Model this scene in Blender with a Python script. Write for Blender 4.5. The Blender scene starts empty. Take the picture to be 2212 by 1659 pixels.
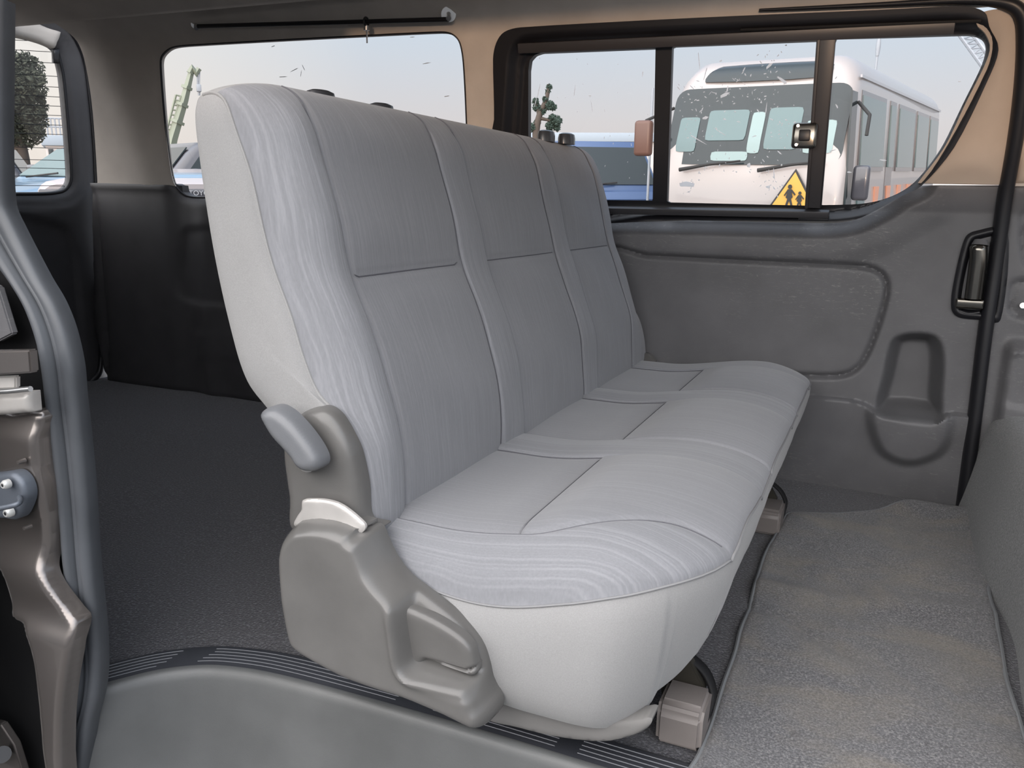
import bpy, bmesh, math, random
import numpy as np
from mathutils import Vector, Matrix

# ------------------------------------------------------------------ camera
F = 1786.4947; CX, CY = 1106.0, 829.5; H = 0.72
XD = np.array([0.91353017, 0.10953152, -0.39174671])
YD = np.array([0.40603151, -0.18749544, 0.89441817])
ZD = np.array([0.02451626, -0.97613949, -0.21575599])
RW = np.stack([XD, YD, ZD])
S = bpy.context.scene
COL = S.collection
cam_d = bpy.data.cameras.new('camera'); cam = bpy.data.objects.new('camera', cam_d); COL.objects.link(cam)
cam_d.sensor_width = 36; cam_d.lens = F*36/2212; cam_d.clip_start = .02; cam_d.clip_end = 2000
r_, d_, f_ = RW[:, 0], RW[:, 1], RW[:, 2]
cam.matrix_world = Matrix(((r_[0], -d_[0], -f_[0], 0), (r_[1], -d_[1], -f_[1], 0), (r_[2], -d_[2], -f_[2], H), (0, 0, 0, 1)))
S.camera = cam
S.view_settings.view_transform = 'Standard'; S.view_settings.look = 'None'
S.view_settings.gamma = 1; S.view_settings.use_curve_mapping = False
S.view_settings.exposure = 0.36

# ------------------------------------------------------------------ sky and sun
W = bpy.data.worlds.new('hazy_sky'); S.world = W; W.use_nodes = True
nt = W.node_tree; nt.nodes.clear()
out = nt.nodes.new('ShaderNodeOutputWorld'); bg = nt.nodes.new('ShaderNodeBackground')
tc = nt.nodes.new('ShaderNodeTexCoord'); sp = nt.nodes.new('ShaderNodeSeparateXYZ')
nt.links.new(tc.outputs['Generated'], sp.inputs[0])
ramp = nt.nodes.new('ShaderNodeValToRGB')
nt.links.new(sp.outputs['Z'], ramp.inputs[0])
el = ramp.color_ramp.elements
el[0].position = 0.0; el[0].color = (.30, .29, .29, 1)
el[1].position = 1.0; el[1].color = (.50, .62, .80, 1)
for p, c in ((.02, (.66, .585, .56)), (.09, (.69, .66, .66)), (.18, (.62, .69, .77)), (.35, (.53, .65, .82))):
    e = el.new(p); e.color = (*c, 1)
# the glow around the low sun, behind the photographer
gd = nt.nodes.new('ShaderNodeVectorMath'); gd.operation = 'DOT_PRODUCT'
gdir = Vector((-.20, -.80, .60)).normalized(); gd.inputs[1].default_value = gdir
nrm = nt.nodes.new('ShaderNodeVectorMath'); nrm.operation = 'NORMALIZE'
nt.links.new(tc.outputs['Generated'], nrm.inputs[0]); nt.links.new(nrm.outputs[0], gd.inputs[0])
mr = nt.nodes.new('ShaderNodeMapRange'); mr.inputs['From Min'].default_value = .05; mr.inputs['From Max'].default_value = 1
mr.inputs['To Min'].default_value = .88; mr.inputs['To Max'].default_value = 5.4; mr.interpolation_type = 'SMOOTHSTEP'
nt.links.new(gd.outputs['Value'], mr.inputs['Value'])
# brighter, creamier towards the rear of the van
gl = nt.nodes.new('ShaderNodeVectorMath'); gl.operation = 'DOT_PRODUCT'; gl.inputs[1].default_value = Vector((-.95, .3, .1)).normalized()
nt.links.new(nrm.outputs[0], gl.inputs[0])
ml = nt.nodes.new('ShaderNodeMapRange'); ml.inputs['From Min'].default_value = .78; ml.inputs['From Max'].default_value = 1
ml.inputs['To Min'].default_value = 0; ml.inputs['To Max'].default_value = .8; nt.links.new(gl.outputs['Value'], ml.inputs['Value'])
mx = nt.nodes.new('ShaderNodeMix'); mx.data_type = 'RGBA'; mx.inputs['B'].default_value = (.98, .90, .79, 1)
nt.links.new(ml.outputs[0], mx.inputs['Factor']); nt.links.new(ramp.outputs[0], mx.inputs['A'])
mg = nt.nodes.new('ShaderNodeMapRange'); mg.inputs['From Min'].default_value = -.1; mg.inputs['From Max'].default_value = .9
mg.inputs['To Min'].default_value = 0; mg.inputs['To Max'].default_value = .85; nt.links.new(gd.outputs['Value'], mg.inputs['Value'])
mw = nt.nodes.new('ShaderNodeMix'); mw.data_type = 'RGBA'; mw.inputs['B'].default_value = (.725, .68, .64, 1)
nt.links.new(mg.outputs[0], mw.inputs['Factor']); nt.links.new(mx.outputs['Result'], mw.inputs['A'])
nt.links.new(mw.outputs['Result'], bg.inputs['Color']); nt.links.new(mr.outputs[0], bg.inputs['Strength'])
nt.links.new(bg.outputs[0], out.inputs[0])
sun_d = bpy.data.lights.new('sun', 'SUN'); sun_d.energy = 1.0; sun_d.color = (1, .68, .46); sun_d.angle = math.radians(2)
sun = bpy.data.objects.new('sun', sun_d); COL.objects.link(sun)
SUNDIR = Vector((-.22, .97, -.045)).normalized()      # the way the light travels
sun.rotation_euler = SUNDIR.to_track_quat('-Z', 'Y').to_euler()

# ------------------------------------------------------------------ helpers
C0 = np.array([0, 0, H])
def ray(x, y): return RW @ np.array([x-CX, y-CY, F])
def onY(x, y, v): r = ray(x, y); return C0 + r*(v/r[1])
def onX(x, y, v): r = ray(x, y); return C0 + r*(v/r[0])
def onZ(x, y, v): r = ray(x, y); return C0 + r*((v-H)/r[2])
def WY(z):
    z = np.asarray(z, float)
    return 2.27 - .30*np.clip(z-.72, 0, 9)
def onW(x, y, off=0.0):
    r = ray(x, y); Y = 2.2
    for _ in range(8):
        z = H + r[2]*Y/r[1]; Y = float(WY(z)) - off
    return C0 + r*(Y/r[1])
def PY(pts, Y): return [tuple(onY(x, y, Y)[[0, 2]]) for x, y in pts]
def PW(pts, off=0): return [tuple(onW(x, y, off)[[0, 2]]) for x, y in pts]
def PZ(pts, z=0): return [tuple(onZ(x, y, z)[[0, 1]]) for x, y in pts]
def PX(pts, X): return [tuple(onX(x, y, X)[[1, 2]]) for x, y in pts]

def cr(pts, closed=True, k=6):
    P = [np.array(p, float) for p in pts]; n = len(P); o = []
    rng = range(n) if closed else range(n-1)
    for i in rng:
        if closed: a, b, c, d = P[i-1], P[i], P[(i+1) % n], P[(i+2) % n]
        else: a, b, c, d = P[max(i-1, 0)], P[i], P[i+1], P[min(i+2, n-1)]
        for j in range(k):
            t = j/k
            # centripetal-ish: plain Catmull-Rom with limited tangents
            m1 = (c-a)/2; m2 = (d-b)/2; L = np.linalg.norm(c-b)
            for m in (m1, m2):
                q = np.linalg.norm(m)
                if q > L: m *= L/q
            t2, t3 = t*t, t**3
            o.append((2*t3-3*t2+1)*b + (t3-2*t2+t)*m1 + (-2*t3+3*t2)*c + (t3-t2)*m2)
    if not closed: o.append(P[-1])
    return [tuple(v) for v in o]

def seg_near(P, poly, closed=True):
    A = np.array(poly, float); B = np.roll(A, -1, 0)
    if not closed: A, B = A[:-1], B[:-1]
    best = np.full(len(P), 1e9); near = np.zeros((len(P), 2))
    for a, b in zip(A, B):
        ab = b-a; L = ab @ ab
        t = np.clip(((P-a) @ ab)/max(L, 1e-14), 0, 1)
        q = a + t[:, None]*ab; d = np.hypot(*(P-q).T)
        m = d < best; best[m] = d[m]; near[m] = q[m]
    return best, near
def inside(P, poly):
    A = np.array(poly, float); B = np.roll(A, -1, 0); c = np.zeros(len(P), bool)
    for a, b in zip(A, B):
        if a[1] == b[1]: continue
        m = ((a[1] > P[:, 1]) != (b[1] > P[:, 1])) & (P[:, 0] < (b[0]-a[0])*(P[:, 1]-a[1])/(b[1]-a[1]) + a[0])
        c ^= m
    return c
def sdf(A, B, poly):
    P = np.stack([np.ravel(A), np.ravel(B)], 1)
    d, _ = seg_near(P, poly); s = inside(P, poly)
    return np.where(s, d, -d).reshape(np.shape(A))       # positive inside
def dline(A, B, pl):
    P = np.stack([np.ravel(A), np.ravel(B)], 1)
    return seg_near(P, pl, False)[0].reshape(np.shape(A))
def ss(x, a, b):
    t = np.clip((x-a)/(b-a), 0, 1); return t*t*(3-2*t)
def rnd_edge(D, r, h):                                   # a rounded rim: falls by h within r of the outline
    t = np.clip(D/r, 0, 1); return -h*(1-np.sqrt(np.clip(1-(1-t)**2, 0, 1)))

def link(name, me, mat=None, parent=None, smooth=True):
    o = bpy.data.objects.new(name, me); COL.objects.link(o)
    if mat is not None and not me.materials: me.materials.append(mat)
    if smooth: me.polygons.foreach_set('use_smooth', [True]*len(me.polygons))
    if parent is not None:
        o.parent = parent
        if not LOCAL: o.matrix_parent_inverse = wm(parent).inverted()
    return o
LOCAL = False
def wm(o):
    b = Matrix.Translation(o.location) @ o.rotation_euler.to_matrix().to_4x4()
    return (wm(o.parent) @ o.matrix_parent_inverse @ b) if o.parent else b
def mesh(name, V, Fc, mat, parent=None, smooth=True):
    me = bpy.data.meshes.new(name); me.from_pydata([tuple(map(float, v)) for v in V], [], [tuple(map(int, f)) for f in Fc]); me.update()
    return link(name, me, mat, parent, smooth)
def sharp(o, deg=35):
    me = o.data; bm = bmesh.new(); bm.from_mesh(me); a = math.radians(deg)
    for e in bm.edges:
        if len(e.link_faces) == 2 and e.calc_face_angle(0) > a: e.smooth = False
    bm.to_mesh(me); bm.free(); return o
def tag(o, label, cat, group=None):
    o['label'] = label; o['category'] = cat
    if group: o['group'] = group
    return o
def struct(o, label=None, cat=None):
    o['kind'] = 'structure'
    if label: o['label'] = label
    if cat: o['category'] = cat
    return o
def empty(name, loc=(0, 0, 0)):
    o = bpy.data.objects.new(name, None); COL.objects.link(o); o.location = loc; o.empty_display_size = .1
    return o

def relief(name, poly, mapf, hf, res, mat, parent=None, holes=(), skirt=.008, flip=False):
    P = np.array(poly, float); lo, hi = P.min(0)-res, P.max(0)+res
    na, nb = [int(math.ceil(v/res))+1 for v in (hi-lo)]
    a = lo[0]+np.arange(na)*res; b = lo[1]+np.arange(nb)*res
    A, B = np.meshgrid(a, b, indexing='ij'); Q = np.stack([A.ravel(), B.ravel()], 1)
    ins = inside(Q, poly); d, near = seg_near(Q, poly)
    for h in holes:
        hi_ = inside(Q, h); dh, nh = seg_near(Q, h); m = dh < d
        d[m] = dh[m]; near[m] = nh[m]; ins &= ~hi_
    ins2 = ins & (d > res*.25)
    I = ins2.reshape(na, nb)
    cell = I[:-1, :-1] | I[1:, :-1] | I[:-1, 1:] | I[1:, 1:]
    Q2 = np.where(ins2[:, None], Q, near); D = np.where(ins2, d, 0)
    idx = -np.ones(na*nb, int); faces = []
    ii, jj = np.nonzero(cell)
    for i, j in zip(ii, jj):
        faces.append((i*nb+j, (i+1)*nb+j, (i+1)*nb+j+1, i*nb+j+1))
    faces = np.array(faces); used = np.unique(faces); idx[used] = np.arange(len(used)); faces = idx[faces]
    Au, Bu, Du = Q2[used, 0], Q2[used, 1], D[used]
    Hh = np.asarray(hf(Au, Bu, Du))*np.ones(len(Au))
    V = np.stack(mapf(Au, Bu, Hh), 1)
    if skirt:
        from collections import Counter
        ed = {}
        for f in faces:
            for k in range(4):
                e = (f[k], f[(k+1) % 4]); ed[e] = 1
        bd = [e for e in ed if (e[1], e[0]) not in ed]
        vs = sorted({v for e in bd for v in e}); mp = {v: len(V)+n for n, v in enumerate(vs)}
        vs = np.array(vs); V2 = np.stack(mapf(Au[vs], Bu[vs], Hh[vs]-skirt), 1)
        V = np.concatenate([V, V2]); faces = list(map(tuple, faces))+[(e[1], e[0], mp[e[0]], mp[e[1]]) for e in bd]
    if flip: faces = [tuple(reversed(f)) for f in faces]
    o = mesh(name, V, faces, mat, parent)
    bm = bmesh.new(); bm.from_mesh(o.data); bmesh.ops.remove_doubles(bm, verts=bm.verts, dist=res*.02)
    bmesh.ops.dissolve_degenerate(bm, dist=1e-6, edges=bm.edges); bm.to_mesh(o.data); bm.free()
    o.data.polygons.foreach_set('use_smooth', [True]*len(o.data.polygons))
    if skirt: sharp(o, 50)
    return o
def mY(Y0): return lambda a, b, h: (a, Y0-h, b)
def mWall(off=0): return lambda a, b, h: (a, WY(b)-off-h, b)
def mZ(z0): return lambda a, b, h: (a, b, z0+h)
def mXp(X0): return lambda a, b, h: (X0+h, a, b)

def tube(name, pts, r, mat, parent=None, n=10, cap=True, closed=False, flat=1.0):
    P = [Vector(p) for p in pts]; N = len(P); V = []; Fc = []
    rs = r if hasattr(r, '__len__') else [r]*N
    up = Vector((0, 0, 1)); prev = None
    for i in range(N):
        if closed: t = (P[(i+1) % N]-P[i-1]).normalized()
        else: t = (P[min(i+1, N-1)]-P[max(i-1, 0)]).normalized()
        if prev is None:
            s = t.cross(up)
            if s.length < .05: s = t.cross(Vector((1, 0, 0)))
        else: s = prev - t*prev.dot(t)
        s.normalize(); prev = s; u = s.cross(t)
        for k in range(n):
            a = 2*math.pi*k/n; V.append(P[i]+s*math.cos(a)*rs[i]+u*math.sin(a)*rs[i]*flat)
    M = N if closed else N-1
    for i in range(M):
        for k in range(n):
            a, b = i*n+k, i*n+(k+1) % n; c, d = ((i+1) % N)*n+(k+1) % n, ((i+1) % N)*n+k
            Fc.append((a, b, c, d))
    if cap and not closed: Fc.append(tuple(range(n))[::-1]); Fc.append(tuple(range((N-1)*n, N*n)))
    o = mesh(name, V, Fc, mat, parent)
    bm = bmesh.new(); bm.from_mesh(o.data); bmesh.ops.recalc_face_normals(bm, faces=bm.faces); bm.to_mesh(o.data); bm.free()
    return sharp(o, 50)
def box(name, lo, hi, mat, parent=None, bev=.004, seg=2, M=None):
    bm = bmesh.new(); bmesh.ops.create_cube(bm, size=1)
    for v in bm.verts:
        v.co = Vector([lo[i]+(v.co[i]+.5)*(hi[i]-lo[i]) for i in range(3)])
    if bev: bmesh.ops.bevel(bm, geom=bm.edges[:], offset=bev, segments=seg, affect='EDGES', profile=.5, clamp_overlap=True)
    if M is not None: bm.transform(M)
    me = bpy.data.meshes.new(name); bm.to_mesh(me); bm.free()
    return sharp(link(name, me, mat, parent), 40)
def prism(name, poly, f, d0, d1, mat, parent=None, bev=0.0, seg=2):
    """poly in (a,b); f(a,b,d)->xyz ; between depths d0 and d1"""
    bm = bmesh.new(); n = len(poly)
    v0 = [bm.verts.new(f(a, b, d0)) for a, b in poly]; v1 = [bm.verts.new(f(a, b, d1)) for a, b in poly]
    bm.faces.new(v0); bm.faces.new(v1[::-1])
    for i in range(n): bm.faces.new((v0[i], v1[i], v1[(i+1) % n], v0[(i+1) % n]))
    bmesh.ops.recalc_face_normals(bm, faces=bm.faces)
    if bev: bmesh.ops.bevel(bm, geom=[e for e in bm.edges if e.calc_face_angle(0) > .6], offset=bev, segments=seg, affect='EDGES', clamp_overlap=True)
    bmesh.ops.triangulate(bm, faces=[g for g in bm.faces if len(g.verts) > 4])
    me = bpy.data.meshes.new(name); bm.to_mesh(me); bm.free()
    return sharp(link(name, me, mat, parent), 35)
def fY(a, b, d): return (a, d, b)
def fX(a, b, d): return (d, a, b)
def fZ(a, b, d): return (a, b, d)
def ell(cx, cy, rx, ry, n=28, p=2.0):
    o = []
    for i in range(n):
        t = 2*math.pi*i/n; c, s = math.cos(t), math.sin(t)
        o.append((cx+rx*math.copysign(abs(c)**(2/p), c), cy+ry*math.copysign(abs(s)**(2/p), s)))
    return o

# ------------------------------------------------------------------ materials
def mat(name, col, rough=.6, metal=0, spec=.5, coat=0, sheen=0):
    m = bpy.data.materials.new(name); m.use_nodes = True; b = m.node_tree.nodes['Principled BSDF']
    b.inputs['Base Color'].default_value = (*col, 1); b.inputs['Roughness'].default_value = rough
    b.inputs['Metallic'].default_value = metal; b.inputs['Specular IOR Level'].default_value = spec
    b.inputs['Coat Weight'].default_value = coat; b.inputs['Sheen Weight'].default_value = sheen
    m['b'] = 1
    return m
class NT:
    def __init__(s, m): s.t = m.node_tree; s.b = s.t.nodes['Principled BSDF']
    def n(s, typ, **kw):
        nd = s.t.nodes.new('ShaderNode'+typ)
        for k, v in kw.items():
            if k in nd.inputs: nd.inputs[k].default_value = v
            else: setattr(nd, k, v)
        return nd
    def l(s, a, b): s.t.links.new(a, b)
    def coords(s, scale=(1, 1, 1), kind='Object'):
        t = s.n('TexCoord'); mp = s.n('Mapping'); mp.inputs['Scale'].default_value = scale
        s.l(t.outputs[kind], mp.inputs[0]); return mp.outputs[0]
    def noise(s, co, scale, detail=4, rough=.5, dist=0):
        n = s.n('TexNoise'); n.inputs['Scale'].default_value = scale; n.inputs['Detail'].default_value = detail
        n.inputs['Roughness'].default_value = rough; n.inputs['Distortion'].default_value = dist
        s.l(co, n.inputs['Vector']); return n.outputs['Fac']
    def ramp(s, fac, stops):
        r = s.n('ValToRGB'); e = r.color_ramp.elements
        e[0].position, e[0].color = stops[0][0], (*stops[0][1], 1); e[1].position, e[1].color = stops[-1][0], (*stops[-1][1], 1)
        for p, c in stops[1:-1]: k = e.new(p); k.color = (*c, 1)
        s.l(fac, r.inputs[0]); return r.outputs[0]
    def mix(s, f, a, b, typ='MIX'):
        m = s.n('Mix', data_type='RGBA', blend_type=typ)
        for k, v in (('Factor', f), ('A', a), ('B', b)):
            if hasattr(v, 'is_linked'): s.l(v, m.inputs[k])
            else: m.inputs[k].default_value = v if k == 'Factor' else (*v, 1)
        return m.outputs['Result']
    def bump(s, h, strength=.3, dist=.001, prev=None):
        b = s.n('Bump'); b.inputs['Strength'].default_value = strength; b.inputs['Distance'].default_value = dist
        s.l(h, b.inputs['Height'])
        if prev: s.l(prev, b.inputs['Normal'])
        s.l(b.outputs[0], s.b.inputs['Normal']); return b.outputs[0]
def g(v): return (v, v, v)
def grained(name, col, rough, spec=.5, scale=900, strength=.25, scuff=None, var=.12):
    m = mat(name, col, rough, spec=spec); N = NT(m); co = N.coords()
    c = N.mix(1.0, col, N.ramp(N.noise(co, 9, 5), [(.3, g(1-var)), (.7, g(1+var))]), 'MULTIPLY')
    if scuff:
        co2 = N.coords((3, 3, 14)); s1 = N.noise(co2, 14, 8, .75, 1.5)
        big = N.ramp(N.noise(co, 3.2, 3), [(.42, g(0)), (.62, g(1))])
        f = N.mix(1.0, N.ramp(s1, [(.56, g(0)), (.70, g(1))]), big, 'MULTIPLY')
        c = N.mix(f, c, scuff)
    N.l(c, N.b.inputs['Base Color']); N.bump(N.noise(co, scale, 3), strength, .0006)
    return m

FAB = (.335, .345, .37)
def fabric(name, col, kind):
    m = mat(name, col, .95, spec=.15, sheen=.25); N = NT(m); m.node_tree.nodes['Principled BSDF'].inputs['Sheen Roughness'].default_value = .5
    co = N.coords(); weave = N.noise(N.coords((1, 1, 1)), 1500, 2)
    if kind == 'plain':
        c = N.mix(1.0, col, N.ramp(N.noise(co, 700, 3), [(.3, g(.93)), (.7, g(1.07))]), 'MULTIPLY')
    else:
        # wavy pin stripes; they run up the back and from back to front on the cushion, so bands go by the Y coordinate
        t = N.n('TexCoord'); sx = N.n('SeparateXYZ'); N.l(t.outputs['Object'], sx.inputs[0])
        mp = N.n('Mapping'); mp.inputs['Scale'].default_value = (5, .6, 5); N.l(t.outputs['Object'], mp.inputs[0])
        nz = N.n('TexNoise'); nz.inputs['Scale'].default_value = 1.6; nz.inputs['Detail'].default_value = 2; N.l(mp.outputs[0], nz.inputs['Vector'])
        amp = {'wave': .009, 'fine': .004}[kind]
        ma = N.n('Math', operation='MULTIPLY_ADD'); N.l(nz.outputs['Fac'], ma.inputs[0]); ma.inputs[1].default_value = amp; N.l(sx.outputs['Y'], ma.inputs[2])
        cb = N.n('CombineXYZ'); N.l(ma.outputs[0], cb.inputs[0])
        zs = N.n('Math', operation='MULTIPLY'); N.l(sx.outputs['Z'], zs.inputs[0]); zs.inputs[1].default_value = .02; N.l(zs.outputs[0], cb.inputs[1])
        st = N.noise(cb.outputs[0], {'wave': 380, 'fine': 330}[kind], 2, .5)
        lo, hi = {'wave': (.93, 1.12), 'fine': (.95, 1.07)}[kind]
        c = N.mix(1.0, col, N.ramp(st, [(.36, g(lo)), (.50, g(.98)), (.64, g(hi))]), 'MULTIPLY')
        fleck = N.noise(N.coords((300, 900, 60)), 1, 2)
        c = N.mix(1.0, c, N.ramp(fleck, [(.3, g(.95)), (.7, g(1.05))]), 'MULTIPLY')
    blot = N.noise(co, 6, 3)
    c = N.mix(1.0, c, N.ramp(blot, [(.3, g(.96)), (.7, g(1.04))]), 'MULTIPLY')
    N.l(c, N.b.inputs['Base Color']); N.bump(weave, .35, .0008)
    return m
M = {}
M['side'] = fabric('plain light grey seat cloth', (.285, .283, .282), 'plain')
M['wave'] = fabric('wavy striped grey seat cloth', (.232, .236, .252), 'wave')
M['fine'] = fabric('pin striped grey seat cloth', (.225, .228, .243), 'fine')
M['seam'] = mat('grey stitched seam', (.13, .13, .145), .9, spec=.1)
M['shield'] = grained('satin grey recliner plastic', (.122, .118, .114), .27, .5, 700, .15)
M['lever'] = grained('satin lever plastic', (.14, .145, .155), .35, .5, 700, .3)
M['trim'] = grained('grained dark grey trim plastic', (.125, .124, .130), .48, .5, 800, .35, scuff=(.30, .295, .28))
M['trimdark'] = grained('grained trim plastic shaded copy', (.060, .058, .062), .5, .5, 800, .3)  # same plastic as the door trim, with the unlit rear's shade in its colour
M['sill'] = grained('step trim plastic', (.115, .118, .118), .42, .5, 800, .3, scuff=(.11, .11, .11))
M['scuff'] = grained('ribbed scuff plate plastic', (.038, .040, .048), .5, .4, 800, .3)
M['rib'] = mat('rib plastic with highlight', (.15, .157, .175), .4)  # lighter than the plate: the ribs' highlight is put into the colour
M['black'] = mat('black frame', (.012, .012, .015), .4, spec=.5)
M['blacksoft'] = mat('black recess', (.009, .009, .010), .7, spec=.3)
M['rubber'] = grained('weathered door rubber', (.080, .086, .096), .42, .5, 300, .2, var=.2)
M['railgrey'] = mat('dark grey window channel', (.045, .043, .046), .4)
M['beige'] = grained('warm grey moulded pillar trim', (.47, .39, .32), .75, .3, 500, .3, var=.06)
M['headliner'] = grained('felt headliner', (.60, .55, .50), .9, .2, 500, .4, var=.07)
M['paint'] = mat('dark bronze body paint', (.21, .19, .18), .26, metal=.75, coat=.3)
M['galv'] = grained('worn bare metal', (.50, .48, .46), .38, .5, 200, .1, var=.25); NT(M['galv']).b.inputs['Metallic'].default_value = .35
M['steel'] = mat('bright steel', (.62, .62, .62), .3, metal=1)
M['chrome'] = mat('dark chrome', (.20, .19, .17), .18, metal=1)
M['zinc'] = mat('striker plate grey', (.11, .125, .15), .5, metal=.4)
M['screw'] = mat('screw white zinc', (.72, .72, .70), .35, metal=.5)
M['socket'] = mat('glossy dark socket', (.045, .048, .055), .25)
M['valance'] = grained('grey under seat felt', (.17, .165, .16), .7, .3, 500, .2)

def carpet(name, c1, c2, speck, scale=420, bumpd=.004, patches=None):
    m = mat(name, c1, 1, spec=.1, sheen=.3); N = NT(m); co = N.coords()
    n1 = N.noise(co, scale, 3, .7)
    c = N.ramp(n1, [(.35, c1), (.55, c2), (.68, speck)])
    if patches:
        c = N.mix(N.ramp(N.noise(N.coords((1, 1.6, 1)), 5.0, 6, .62, .6), [(.44, g(0)), (.66, g(.9))]), c, patches)
        c = N.mix(1.0, c, N.ramp(n1, [(.35, g(.72)), (.6, g(1.28))]), 'MULTIPLY')
    N.l(c, N.b.inputs['Base Color']); N.bump(n1, .9, bumpd)
    return m
M['carpet'] = carpet('black floor carpet', (.020, .020, .026), (.042, .042, .052), (.14, .14, .16), 230)
M['mat'] = carpet('grey floor mat pile', (.075, .075, .082), (.13, .13, .14), (.23, .225, .215), 300, .004, patches=(.18, .162, .14))
M['matedge'] = mat('mat edge binding', (.20, .21, .22), .8)
M['boxcarpet'] = carpet('grey box carpet', (.10, .105, .108), (.16, .165, .168), (.25, .25, .255), 300, .003)

def glass_mat(name, tint=(.93, .94, .95), gloss=.05, dirt=0):
    m = bpy.data.materials.new(name); m.use_nodes = True; t = m.node_tree; t.nodes.clear()
    o = t.nodes.new('ShaderNodeOutputMaterial'); tr = t.nodes.new('ShaderNodeBsdfTransparent'); gl_ = t.nodes.new('ShaderNodeBsdfGlossy')
    tr.inputs[0].default_value = (*tint, 1); gl_.inputs['Roughness'].default_value = .03
    mx_ = t.nodes.new('ShaderNodeMixShader'); mx_.inputs[0].default_value = gloss
    t.links.new(tr.outputs[0], mx_.inputs[1]); t.links.new(gl_.outputs[0], mx_.inputs[2]); t.links.new(mx_.outputs[0], o.inputs[0])
    return m
M['glass'] = glass_mat('window glass')
M['smear'] = mat('peeling film residue', (.92, .94, .96), .5); 
t_ = M['smear'].node_tree; tl = t_.nodes.new('ShaderNodeBsdfTranslucent'); tl.inputs[0].default_value = (.98, .98, .98, 1); am = t_.nodes.new('ShaderNodeMixShader'); am.inputs[0].default_value = .7
t_.links.new(t_.nodes['Principled BSDF'].outputs[0], am.inputs[1]); t_.links.new(tl.outputs[0], am.inputs[2]); t_.links.new(am.outputs[0], t_.nodes['Material Output'].inputs[0])

# =================================================================== ROOM SHELL
BELT = [(200, 412), (1000, 424)]
# floor
fl = relief('floor', [(-2.80, .80), (-2.80, 2.33), (1.6, 2.33), (1.6, .955), (-.72, .955), (-.80, .950), (-.86, .944), (-.90, .932), (-.945, .905), (-1.0, .84), (-1.05, .80)],
            mZ(0.0), lambda A, B, D: .0015*np.sin(A*9)*np.cos(B*7), .03, M['carpet'], skirt=.03)
struct(fl, 'black carpeted van load floor', 'floor')

# sill: scuff plate, ribs, riser, tread
EDGE = cr([(-.998, .728), (-.977, .753), (-.936, .813), (-.900, .846), (-.863, .866), (-.793, .883), (-.68, .892), (-.454, .899), (-.2, .899), (.2, .899), (1.0, .899)], False, 8)
def offs(pl, d):
    P = np.array(pl); T = np.gradient(P, axis=0); T /= np.linalg.norm(T, axis=1)[:, None]
    return P + np.stack([-T[:, 1], T[:, 0]], 1)*d
sill = empty('trim_1', (-.4, .9, 0)); struct(sill, 'dark ribbed plastic step trim along the door sill', 'door sill')
def sweep(name, pl, prof, m, parent, s0=0, s1=None):
    """prof: list of (offset, z) swept along the plan line pl"""
    L = [offs(pl, o_) for o_, z in prof]; n = len(pl); k = len(prof); V = []; Fc = []
    for i in range(n):
        for j in range(k): V.append((L[j][i][0], L[j][i][1], prof[j][1]))
    for i in range(n-1):
        for j in range(k-1): Fc.append((i*k+j, i*k+j+1, (i+1)*k+j+1, (i+1)*k+j))
    o = mesh(name, V, Fc, m, parent)
    bm = bmesh.new(); bm.from_mesh(o.data); bmesh.ops.recalc_face_normals(bm, faces=bm.faces)
    if sum(f.normal.z for f in bm.faces) < 0: bmesh.ops.reverse_faces(bm, faces=bm.faces)
    bm.to_mesh(o.data); bm.free(); return o
sweep('scuff_plate', EDGE, [(.075, -.02), (.072, .006), (.066, .009), (.018, .009), (.012, .008)], M['scuff'], sill)
sweep('step_riser', EDGE, [(.013, .009), (.008, .010), (.003, .008), (-.001, .003), (-.004, -.006), (-.007, -.03), (-.012, -.09), (-.018, -.15), (-.03, -.19), (-.05, -.21), (-.10, -.222), (-.42, -.23)], M['sill'], sill)
for gi, (ga, gb) in enumerate(((-1.03, -.945), (-.905, -.565), (-.535, -.325), (-.300, .35))):
    for k in range(5):
        pl = offs(EDGE, .024+.0088*k); sel = [p for p in pl if ga <= p[0] <= gb]
        sel = [(x, y) for x, y in cr(sel, False, 3)] if len(sel) > 1 else []
        if len(sel) > 1:
            q = tube('tread_rib', [(x, y, .0088) for x, y in sel], .0009, M['rib'], sill, n=6)

# sub floor side rail hidden below: grey body sill face under the tread is outside the picture

# far wall: beige/grey upper trim with the openings cut out
QW = cr(PW([(347, 145), (350, 122), (372, 104), (430, 98), (700, 83), (945, 71), (973, 74), (990, 90), (998, 125), (1003, 200), (1007, 300), (1010, 380), (1000, 412), (970, 424), (700, 424), (430, 425), (400, 420), (380, 402), (370, 370), (357, 270)]), True, 6)
DO = cr(PW([(1072, 400), (1073, 260), (1071, 130), (1078, 95), (1095, 72), (1130, 62), (1500, 42), (1900, 25), (2120, 14), (2190, 12), (2214, 50), (2213, 160), (2196, 300), (2172, 470)]), False, 4) + PW([(2080, 1120), (1060, 1110)])
zb = .745
ENDU = cr(PW([(209, 424), (207, 330), (198, 215), (183, 125), (165, 80)]), False, 4)
up_poly = [(.75, zb), (.75, 1.285), (ENDU[-1][0]-.03, 1.285)] + ENDU[::-1]
up_poly = [(ENDU[0][0], zb)] + up_poly
def h_up(A, B, D):
    h = np.zeros_like(A)
    h += .03*ss(-A, 1.93, 2.02)*ss(-A, -99, -98)*(1-ss(-A, 2.12, 2.24))*0
    # rounded reveal round the rear quarter window
    dq = -sdf(A, B, QW); h += -.003*(1-ss(dq, 0, .012))
    # column between the quarter window and the tailgate
    h += .020*np.exp(-((A+2.42)/.10)**2)
    # cove to the headliner
    h += .10*ss(B, 1.19, 1.30)**1.5
    return h
holeDO = [p for p in DO if p[1] > zb-.2]
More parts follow.
